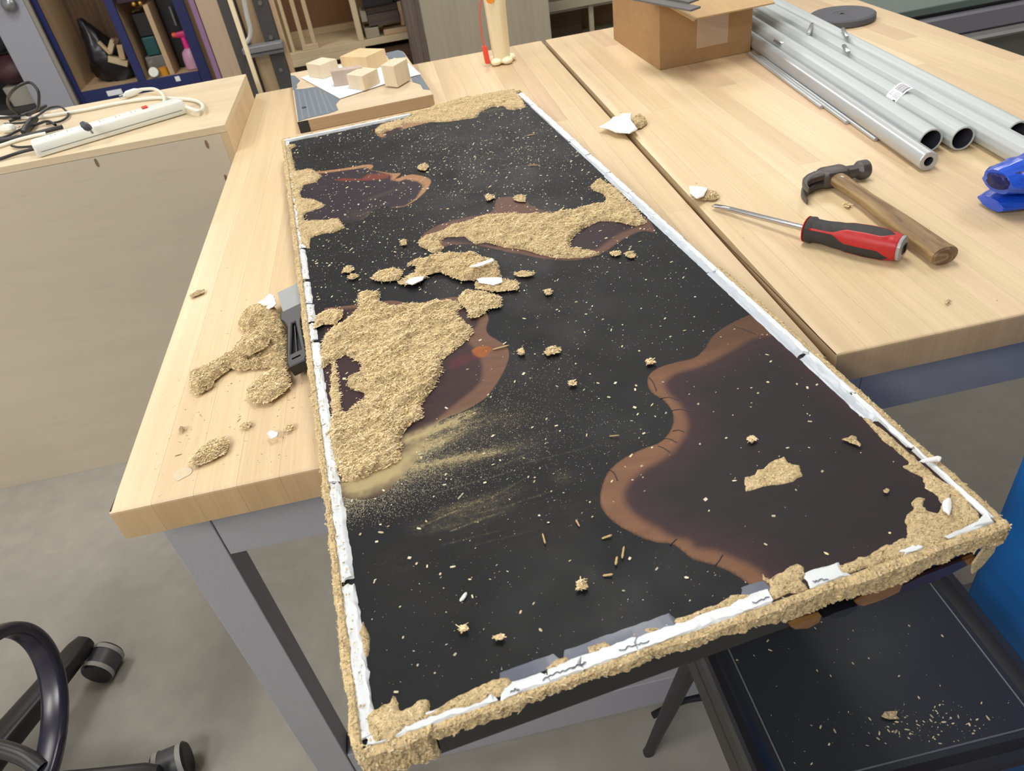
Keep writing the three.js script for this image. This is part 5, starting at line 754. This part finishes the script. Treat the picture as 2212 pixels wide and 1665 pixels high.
{
  const x0 = 1.15, x1 = 1.68, z0 = .08, z1 = .62, h = .86, t = thing('blue_bin', 'tall bright blue plastic bin at the right edge of the picture', 'bin', V((x0 + x1) / 2, 0, (z0 + z1) / 2)), m = mat(lin(.012, .22, .74), .4), c = V((x0 + x1) / 2, 0, (z0 + z1) / 2);
  const rg = (y, s) => ring(V(c.x, y, c.z), V((x1 - x0) / 2 * s, 0, 0), V(0, 0, -(z1 - z0) / 2 * s), 64, 22);
  part('bin_body', loft([rg(.001, .97), rg(.01, .985), rg(h - .05, 1), rg(h - .045, 1.02), rg(h, 1.02), rg(h, .985), rg(.03, .955)], .5), m, t);
  part('lid', loft([rg(h + .001, 1.03), rg(h + .03, 1.03), rg(h + .045, .98)], .2), m, t);
}
{
  const P = (x, y) => at(x, y, .008); single('floor_cable', tube([P(1410, 1545), P(1450, 1524), P(1480, 1512), P(1520, 1505), P(1580, 1490)], .007, 30, 10), M.cordBlack, 'thick black cable on the floor behind the side table leg', 'cable');
}
// ------------------------------------------------------------------ office chair, lower left
{
  const hub = V(-0.6935, 0, -0.1404), t = thing('office_chair', 'black office chair with ring armrest and twin-wheel casters', 'office chair', hub.clone()), r = 0.3730;
  const blk = mat(lin(.012, .012, .015), .38), tread = mat(lin(.3, .29, .27), .7), hood = mat(lin(.05, .05, .056), .45);
  part('hub', new THREE.CylinderGeometry(.038, .045, .07, 28).translate(hub.x, .115, hub.z), blk, t);
  part('gas_column', cylAB(hub.clone().setY(.14), hub.clone().setY(.43), .026, .02), blk, t);
  const a0 = Math.atan2(-0.3492, 0.1311);
  for (let i = 0; i < 5; i++) {
    const a = a0 + i * Math.PI * 2 / 5, d = V(Math.cos(a), 0, Math.sin(a)), s = V(-d.z, 0, d.x), e = hub.clone().addScaledVector(d, r);
    part('base_leg', loft([[.02, .125, .034, .03], [r * .35, .118, .032, .027], [r * .68, .1, .029, .024], [r * .96, .088, .026, .022], [r * 1.03, .086, .019, .016]].map(([k, y, w, h]) => ring(hub.clone().addScaledVector(d, k).setY(y), s.clone().multiplyScalar(w), V(0, h, 0), 20, 3.4)), .7), blk, t);
    const sw = a + 1.2 + i * 1.7, cd = V(Math.cos(sw), 0, Math.sin(sw)), ax = i === 0 ? V(-.25, 0, .97).normalize() : i === 1 ? V(.95, 0, -.2).normalize() : V(-cd.z, 0, cd.x);
    const cc = i === 0 ? V(-.5325, .0375, -.4642) : i === 1 ? V(-.312, .0375, -.1672) : e.clone().addScaledVector(cd, .03).setY(.0375);
    const cs = part('caster', cylAB(cc.clone().addScaledVector(ax, -.018), cc.clone().addScaledVector(ax, .018), .0355, .0355, 28), hood, t);
    part('stem', tube([e.clone().setY(.09), e.clone().setY(.066), e.clone().lerp(cc, .5).setY(.05), cc.clone()], .011, 12, 10), blk, cs);
    for (const q of [-1, 1]) { part('tread', cylAB(cc.clone().addScaledVector(ax, q * .0185), cc.clone().addScaledVector(ax, q * .029), .0372, .0372, 28), tread, cs); part('wheel_face', cylAB(cc.clone().addScaledVector(ax, q * .029), cc.clone().addScaledVector(ax, q * .034), .0362, .033, 28), blk, cs); }
  }
  // seat and back (mostly outside the frame), ring armrest
  const seat = ring(V(0, 0, 0), V(.2, 0, 0), V(0, 0, -.22), 36, 4); const sr = (y, k) => seat.map(p => V(hub.x + p.x * k - .075, y, hub.z + p.z * k)); part('seat', loft([sr(.43, .8), sr(.435, .96), sr(.46, 1), sr(.49, .98), sr(.502, .9), sr(.505, .6)], 1), M.fabric ||= mat(lin(.014, .012, .014), .85), t);
  part('seat_pan', bx(hub.x - .16, hub.x + .08, .415, .43, hub.z - .12, hub.z + .12, .004), blk, t);
  part('backrest', loft([.56, .6, .75, .95, 1.02, 1.04].map((y, i) => ring(V(hub.x - .27 - (y - .56) * .15, y, hub.z), V(.022, 0, 0), V(0, 0, [.1, .19, .22, .21, .16, .08][i]), 24, 3)), 1), M.fabric, t);
  part('back_post', tube([V(hub.x - .1, .42, hub.z), V(hub.x - .24, .43, hub.z), V(hub.x - .29, .5, hub.z), V(hub.x - .295, .65, hub.z)], .016, 20, 10), blk, t);
  for (const sx of [.293, -.325]) {
    const cx = sx > 0 ? -.3336 : hub.x + sx, cy = .525, cz = .003, rs = [], N = 64;
    for (let i = 0; i <= N; i++) { const a = i / N * Math.PI * 2, ry = .128, rz = .158, e = V(0, Math.sin(a), Math.cos(a)); const p = V(cx, cy + Math.sin(a) * ry, cz + Math.cos(a) * rz), nn = V(0, Math.sin(a) / ry, Math.cos(a) / rz).normalize(); rs.push(ring(p, V(.021, 0, 0), nn.multiplyScalar(.011), 16, 3.2)); }
    part('armrest_ring', loft(rs, .8, false), M.armM ||= mat(lin(.016, .015, .028), .28), t);
    part('arm_bracket', tube([V(hub.x + (sx > 0 ? .1 : -.1), .42, cz - .12), V(cx - Math.sign(sx) * .04, .41, cz - .03), V(cx, .402, cz)], .014, 16, 10), blk, t);
  }
}

// ------------------------------------------------------------------ far side of the room
{
  const z = -5.4, zb = -5.9, x0 = -1.92, x1 = -.945, xm0 = -1.465, xm1 = -1.405, b = .245, t = thing('blue_cabinet', 'open cabinet with dark blue face frame and wooden bays', 'cabinet', V((x0 + x1) / 2, 0, zb));
  part('frame_stile', bx(x0, x0 + .035, 0, 1.9, z - .02, z, .003), M.navy, t); part('frame_stile', bx(xm0, xm1, b + .001, 1.839, z - .02, z, .003), M.navy, t); part('frame_stile', bx(x1 - .075, x1, 0, 1.9, z - .02, z, .003), M.navy, t);
  part('frame_rail', bx(x0 + .036, x1 - .076, .165, b, z - .02, z, .003), M.navy, t); part('frame_rail', bx(x0 + .036, x1 - .076, 1.84, 1.9, z - .02, z, .003), M.navy, t); part('plinth', bx(x0 + .036, x1 - .076, 0, .164, z - .03, z - .01, .002), M.navy, t);
  part('back_panel', bx(x0 + .02, x1 - .02, .2, 1.88, zb, zb + .015, .001, 'y'), M.brown, t); part('side_panel', bx(x0 + .002, x0 + .018, 0, 1.9, zb, z - .021, .001, 'y'), M.tan, t); part('side_panel', bx(x1 - .018, x1 - .002, 0, 1.9, zb, z - .021, .001, 'y'), M.tan, t);
  part('divider', bx(xm0 + .01, xm1 - .01, b, 1.85, zb + .016, z - .021, .001, 'y'), M.tan, t); part('bay_floor', bx(x0 + .019, x1 - .019, b - .02, b, zb + .016, z - .021, .001), M.tan, t); part('top_panel', bx(x0 + .019, x1 - .019, 1.86, 1.88, zb + .016, z - .021, .001), M.tan, t);
  part('inner_divider', bx(-1.23, -1.195, b + .001, .72, z - .3, z - .022, .002, 'y'), M.tan, t);
  part('label_holder', bx(-1.71, -1.6, .185, .222, z + .0005, z + .003, .001), M.paper, t, 'white label holder'); part('label_holder', bx(-1.2, -1.165, .2, .235, z + .0005, z + .003, .001), M.paper, t, 'white label holder');
  // things in the bays
  const bag = (() => { const rs = []; for (let i = 0; i <= 12; i++) { const k = i / 12, y = b + .004 + k * .43, w = k < .12 ? lerp(.12, .17, k / .12) : k < .4 ? lerp(.17, .14, (k - .12) / .28) : lerp(.14, .02, Math.pow((k - .4) / .6, .8)), cx = -1.645 - .13 * k + .02; rs.push(Array.from({ length: 24 }, (_, j) => { const a = j / 24 * 6.2832, n = .65 + .7 * fbm(Math.cos(a) * 2.5 + 4, k * 6 + Math.sin(a) * 2.5 + 4, 7, 3); return V(cx + Math.cos(a) * w * n, y, z - .25 + Math.sin(a) * Math.min(w, .13) * n); })); } return loft(rs, 1.3); })();
  single('black_bag', bag, mat(lin(.006, .006, .01), .35), 'crumpled black bag leaning in the left bay of the blue cabinet', 'bag');
  const off = (px, py, w, h, d, rz, m, lab) => { const p = atZ(px, py, z - .04 - d), g = new RoundedBoxGeometry(w, h, d, 1, .003); g.rotateZ(rz); g.translate(p.x, p.y, p.z); single('wood_offcut', uvm(g, 'x'), m, lab, 'offcut'); };
  off(241, 100, .10, .035, .05, .9, M.pale, 'pale wood offcut tilted up over the black bag, upper one'); off(256, 131, .13, .045, .05, -.45, M.pale, 'pale wood offcut lying across the black bag, lower one'); off(262, 112, .04, .1, .03, -.2, M.tan, 'tan wood offcut standing between two pale ones on the black bag'); off(226, 103, .02, .1, .03, .45, M.tan, 'thin tan stick behind the pale wood offcuts on the black bag'); off(252, 88, .05, .03, .03, .8, M.brown, 'small brown offcut at the top of the offcuts on the black bag');
  const sp = thing('spray_bottle', 'pink spray bottle with a bright pink trigger head in the blue cabinet', 'spray bottle', V(-1.055, b, z - .1)), sx = -1.055, sz = z - .1;
  part('bottle_body', new THREE.LatheGeometry([[0, .001], [.044, .001], [.047, .01], [.046, .07], [.04, .1], [.02, .12], [.014, .125]].map(q => new THREE.Vector2(...q)), 28).translate(sx, b, sz), mat(lin(.6, .33, .47), .35), sp); part('neck', cylAB(V(sx, b + .122, sz), V(sx - .004, b + .185, sz), .019, .013), mat(lin(.8, .03, .25), .4), sp);
  part('spray_head', loft([[-.04, .012], [-.03, .016], [.01, .02], [.045, .016], [.06, .008]].map(([k, r]) => ring(V(sx + k, b + .2, sz), V(0, r, 0), V(0, 0, .014), 16, 3)), .7), mat(lin(.65, .02, .16), .4), sp); part('nozzle', cylAB(V(sx - .055, b + .203, sz), V(sx - .036, b + .203, sz), .013, .015), mat(lin(.8, .12, .03), .4), sp); part('trigger', tube([V(sx + .03, b + .2, sz), V(sx + .055, b + .17, sz), V(sx + .06, b + .13, sz)], .008, 12, 8), mat(lin(.65, .02, .16), .4), sp);
  sp.scale.set(1.35, 1.2, 1.2);
  single('black_case', bx(-1.185, -1.03, b + .001, .9, zb + .1, z - .2, .01), M.black, 'tall black case behind the pink spray bottle in the blue cabinet', 'case');
  single('metal_bar', cylAB(atZ(366, 14, z - .15), atZ(381, 55, z - .15), .008, .008, 10), mat(lin(.2, .2, .21), .4), 'grey metal bar standing against the black case in the blue cabinet', 'bar');
  const jr = thing('glass_jar', 'clear jar with a round pale lid in the middle bay of the blue cabinet', 'jar', V(-1.335, b, z - .06)); part('jar_body', new THREE.LatheGeometry([[0, .001], [.036, .001], [.04, .01], [.04, .1], [.03, .118]].map(q => new THREE.Vector2(...q)), 28).translate(-1.335, b, z - .065), new THREE.MeshPhysicalMaterial({ color: 0xffffff, transmission: 1, thickness: 0, roughness: .1 }), jr); part('lid', cylAB(V(-1.335, b + .04, z - .022), V(-1.335, b + .045, z - .012), .036, .034), M.plasticWhite, jr, 'round pale lid'); 
  single('yellow_cup', loft([ring(V(-1.272, b + .001, z - .06), V(.03, 0, 0), V(0, 0, -.03), 24), ring(V(-1.272, b + .055, z - .06), V(.034, 0, 0), V(0, 0, -.034), 24)], .6), mat(lin(.65, .3, .02), .4), 'yellow cup beside the jar in the blue cabinet', 'cup');
  single('teal_tub', bx(-1.36, -1.26, b + .13, b + .26, z - .25, z - .12, .012), mat(lin(.01, .08, .085), .4), 'dark teal tub above the jar in the blue cabinet', 'tub'); single('grey_box', bx(-1.385, -1.25, b + .001, b + .128, z - .27, z - .115, .006), mat(lin(.2, .19, .18), .5), 'dull grey box under the teal tub in the blue cabinet', 'box');
  single('wood_offcut', bx(-1.395, -1.335, b + .001, .66, z - .5 + .02, z - .3, .003, 'y'), M.tan, 'tan wood piece standing behind the teal tub in the blue cabinet', 'offcut'); single('black_device', bx(-1.36, -1.25, b + .262, b + .42, z - .24, z - .12, .01), M.black, 'black electronic device stacked on the teal tub', 'device');
  single('dark_tray', bx(-1.395, -1.2, .75, .88, z - .25, z - .03, .006), mat(lin(.03, .015, .03), .4), 'dark tray with brass fittings at the top of the middle bay', 'tray'); { const p = atZ(289, 9, z - .02), q = atZ(303, 7, z - .02); for (const [k, lab] of [[p, 'left of two small brass knobs on the dark tray'], [q, 'right of two small brass knobs on the dark tray']]) single('brass_knob', new THREE.SphereGeometry(.016, 14, 10).translate(k.x, k.y, k.z), mat(lin(.6, .35, .08), .3, { metalness: .8 }), lab, 'knob'); }
}
{
  const t = thing('grey_locker_door', 'lilac grey locker door standing open left of the blue cabinet', 'door', V(-2.07, 0, -5.34)); part('door_panel', bx(-2.195, -1.945, .02, 1.95, -5.36, -5.335, .004), M.lilac, t); part('door_edge', bx(-1.944, -1.915, .02, 1.95, -5.365, -5.34, .003), mat(lin(.3, .28, .24), .5), t);
  const k = atZ(18, 10, -5.3); part('knob', new THREE.SphereGeometry(.05, 24, 16).scale(1, 1, .7).translate(k.x, k.y, -5.31), mat(lin(.3, .31, .33), .25, { metalness: .7 }), t, 'round metal knob');
  const s = thing('storage_shelf', 'dark open storage shelf at the far left edge', 'shelf', V(-2.6, 0, -5.8)); part('shelf_board', bx(-3.1, -2.2, .17, .2, -5.95, -5.5, .002), M.darkSteel, s); part('shelf_board', bx(-3.1, -2.2, .92, .95, -5.95, -5.5, .002), M.darkSteel, s); for (const x of [-3.1, -2.23]) part('upright', bx(x, x + .03, 0, 1.8, -5.95, -5.9, .002), M.darkSteel, s); part('back_sheet', bx(-3.07, -2.23, .2, 1.8, -5.97, -5.951, .001), M.black, s);
  const bundle = (name, cx, y, w, h, seed, m, lab, cat) => { const rs = []; for (let i = 0; i <= 8; i++) { const k = i / 8, q = Math.sin(Math.PI * lerp(.12, .9, k)); rs.push(Array.from({ length: 22 }, (_, j) => { const a = j / 22 * 6.2832, n = .8 + .4 * fbm(Math.cos(a) + 3, k * 4 + Math.sin(a) + 3, seed, 3); return V(cx + Math.cos(a) * w * q * n, y + k * h, -5.62 + Math.sin(a) * .12 * q * n); })); } single(name, loft(rs, 1.2), m, lab, cat); };
  bundle('maroon_bag', -2.36, .34, .17, .2, 5, mat(lin(.07, .022, .03), .5), 'maroon bag on the white tub in the dark shelf', 'bag'); bundle('grey_bag', -2.4, .56, .19, .26, 6, mat(lin(.05, .05, .06), .6), 'dark grey bag above the maroon one in the dark shelf', 'bag');
  single('white_tub', loft([[.201, .9], [.205, .98], [.335, 1.06], [.34, 1]].map(([y, k]) => ring(V(-2.33, y, -5.62), V(.12 * k, 0, 0), V(0, 0, -.1 * k), 28, 6)), .6), mat(lin(.42, .4, .35), .5), 'off-white plastic tub at the foot of the dark shelf', 'tub');
}
{ // boards beside the cabinet
  single('purple_board', bx(-.866, -.83, 0, 1.7, -5.4, -5.2, .003, 'y'), M.purple, 'narrow purple-edged board standing beside the blue cabinet', 'board');
  single('pale_board', bx(-.824, -.682, 0, 1.85, -5.24, -5.2, .003, 'y'), mat(lin(.56, .42, .3), .65, { map: T.ply }), 'pale pinkish board standing between the blue cabinet and the steel rack', 'board');
  const a = atZ(560, 190, -1.83), st = thing('wooden_stick', 'thin pale wooden stick leaning up behind the left bench', 'stick', V(a.x, 0, -1.83)); part('stick_body', bx(a.x - .0065, a.x + .0065, 0, 1.55, -1.8365, -1.8235, .002, 'y'), mat(lin(.74, .64, .45), .55), st);
}
{ // steel rack upright with clamped board and bracket
  const z = -4.2, t = thing('steel_rack', 'dark grey steel rack holding a tan board, with a grey bracket', 'rack', V(-.35, 0, z));
  part('post', bx(-.49, -.40, 0, 1.9, z - .1, z, .004), M.darkSteel, t); part('post', bx(-.30, -.215, 0, 1.9, z - .1, z, .004), M.darkSteel, t); part('base_plate', bx(-.5, -.2, 0, .012, z - .14, z + .04, .002), M.darkSteel, t); part('board', bx(-.397, -.303, .012, 1.8, z - .09, z - .05, .003, 'y'), M.tan, t, 'tan wooden board'); part('bracket', bx(-.43, -.195, .545, .58, z + .001, z + .08, .006), mat(lin(.2, .2, .215), .4), t); part('bracket', bx(-.42, -.2, .52, .54, z + .001, z + .06, .004), mat(lin(.16, .16, .17), .4), t);
  for (const [px, py] of [[563, 6], [587, 80], [608, 150]]) { const p = atZ(px, py, z); part('bolt', cylAB(V(-.257, p.y, z), V(-.257, p.y, z + .012), .013, .012, 8), mat(lin(.2, .2, .2), .4, { metalness: .6 }), t); }
  part('side_board', bx(-.213, -.185, 0, 1.7, z - .06, z - .02, .003, 'y'), M.tan, t);
  const P = (px, py) => atZ(px, py, z + .05); single('white_hose', tube([P(520, -40), P(527, 0), P(534, 35), P(541, 65), P(540, 80), P(533, 92)], .013, 30, 12), mat(lin(.5, .49, .47), .5), 'pale curved hose hanging in front of the steel rack', 'hose');
}
{ // shelf unit with sticks, dark cubby with scraps
  const z = -5.0, zb = -5.5, t = thing('wooden_shelf_unit', 'light wooden shelf unit with brown back holding thin sticks', 'shelf', V(.1, 0, zb));
  part('shelf_board', bx(-.32, .6, .285, .325, zb, z, .002), M.pale, t); part('front_rail', bx(-.32, .24, .235, .284, z - .02, z + .004, .002), M.pale, t); part('upright', bx(.205, .245, .326, 1.8, zb, z, .002, 'y'), M.pale, t); part('upright', bx(-.345, -.321, 0, 1.8, zb, z, .002, 'y'), M.pale, t); part('upright', bx(.6, .63, 0, 1.8, zb, z, .002, 'y'), M.walnut, t); part('back_panel', bx(-.32, .6, 0, 1.8, zb - .015, zb, .001, 'y'), M.tan2 ||= mat(lin(.25, .14, .065), .75, { map: T.ply }), t); part('top_board', bx(-.345, .63, 1.801, 1.83, zb, z, .002), M.pale, t); part('kick_board', bx(-.32, .6, 0, .234, z - .12, z - .1, .002), M.brown, t); part('inner_rail', bx(-.32, .2, .326, .37, zb + .001, zb + .04, .002), M.pale, t);
  const stick = (x, y0, y1, w, lab) => single('wooden_stick', bx(x - w / 2, x + w / 2, y0, y1, z - .06, z - .03, .002, 'y'), mat(lin(.6, .47, .29), .6), lab, 'stick');
  stick(-.255, .3255, 1.5, .022, 'leftmost thin stick standing in the light wooden shelf unit'); stick(-.175, .36, 1.5, .028, 'middle thin stick standing in the light wooden shelf unit'); stick(-.1, .36, 1.5, .028, 'right thin stick standing in the light wooden shelf unit');
  single('wood_offcut', bx(-.19, -.075, .3255, .3595, z - .09, z - .02, .004), M.pale, 'pale wood foot under two thin sticks in the light shelf unit', 'offcut');
  const sc = (x0, x1, y0, y1, m, lab, d = 0) => single('wood_offcut', bx(x0, x1, y0, y1, z - .2 - d, z - .03 - d, .004), m, lab, 'offcut');
  sc(.262, .36, .326, .39, M.greyBoard, 'pale grey offcut lowest in the dark cubby'); sc(.39, .56, .326, .36, M.tan, 'flat tan offcut lying right of the pale grey one in the dark cubby'); sc(.30, .52, .4, .47, M.walnut, 'dark walnut offcut laid over the others in the dark cubby'); sc(.255, .298, .43, .5, M.greyBoard, 'small pale offcut end at the left of the walnut one', .02); sc(.523, .55, .365, .52, M.tan, 'upright tan offcut closing the right of the walnut one', .02); sc(.29, .5, .52, .62, M.black, 'black offcut lying on top of the dark cubby stack'); sc(.505, .54, .525, .66, M.black, 'short black offcut at the right end of the cubby stack', .02);
  single('support_block', bx(.3, .52, .471, .519, z - .2, z - .06, .004), M.walnut, 'brown block between the walnut and black offcuts in the cubby', 'block');
}
{
  single('walnut_plank', bx(.545, .655, 0, 1.6, -4.64, -4.6, .003, 'y'), mat(lin(.17, .125, .105), .6, { map: T.dark }), 'dark brown plank standing left of the grey-beige plywood sheet', 'plank');
  single('plywood_sheet', bx(.66, 1.5, 0, 1.7, -4.622, -4.6, .002, 'y'), M.greyBoard, 'large grey-beige plywood sheet standing behind the benches', 'plywood sheet');
  const z = -5.0, zb = -5.45, t = thing('cubby_shelf', 'pale framed cubby shelf with dark openings right of the plywood sheet', 'shelf', V(1.95, 0, zb)), gf = mat(lin(.4, .35, .26), .65, { map: T.ply });
  part('rail', bx(1.45, 2.6, .285, .345, z - .03, z, .003), gf, t); part('rail', bx(1.45, 2.6, .75, .81, z - .03, z, .003), gf, t); part('rail', bx(1.45, 2.6, 1.3, 1.36, z - .03, z, .003), gf, t); for (const x of [1.45, 1.875, 2.3, 2.57]) part('stile', bx(x, x + .035, 0, 1.36, z - .05, z - .031, .002, 'y'), gf, t); part('back_panel', bx(1.45, 2.6, 0, 1.36, zb, zb + .02, .001, 'y'), M.tan2, t); part('shelf_board', bx(1.45, 2.6, .26, .284, zb + .021, z - .052, .002), gf, t); part('shelf_board', bx(1.45, 2.6, .726, .749, zb + .021, z - .052, .002), gf, t); part('shelf_board', bx(1.45, 2.6, 1.275, 1.299, zb + .021, z - .052, .002), gf, t); part('floor_board', bx(1.45, 2.6, .02, .04, zb + .021, z - .052, .002), gf, t);
  single('leaning_board', bx(1.5, 1.872, .041, .258, -5.3, -5.26, .003), M.brown, 'dark brown board leaning inside the lower left cubby', 'board');
}
{ // machine at the right behind the bench
  const z = -1.7, t = thing('machine_table', 'grey-green machine table with a rounded front edge right of the benches', 'machine', V(2.7, 0, z - .4)), body = mat(lin(.17, .17, .2), .4), dk = mat(lin(.2, .195, .18), .5);
  part('table_plate', bx(1.95, 3.7, .775, .8, z - 1.1, z + .0, .004), mat(lin(.11, .145, .132), .4), t); part('front_gap', bx(1.96, 3.69, .764, .7745, z - 1.05, z - .01, .002), M.black, t);
  part('front_rail', loft([V(1.95, 0, 0), V(3.7, 0, 0)].map(p => [[-.05, .7635], [.012, .7635], [.02, .757], [.022, .705], [.014, .698], [-.05, .698]].map(([dz, y]) => V(p.x, y, z + dz))), .4), body, t);
  part('ledge', loft([V(1.95, 0, 0), V(3.7, 0, 0)].map(p => [[-.05, .697], [.06, .697], [.072, .69], [.066, .682], [-.05, .682]].map(([dz, y]) => V(p.x, y, z + dz))), .4), mat(lin(.3, .29, .29), .35, { metalness: .3 }), t);
  part('cabinet_body', bx(2.0, 3.65, .02, .681, z - 1.05, z - .02, .006), dk, t);
}
renderer.render(scene, camera);
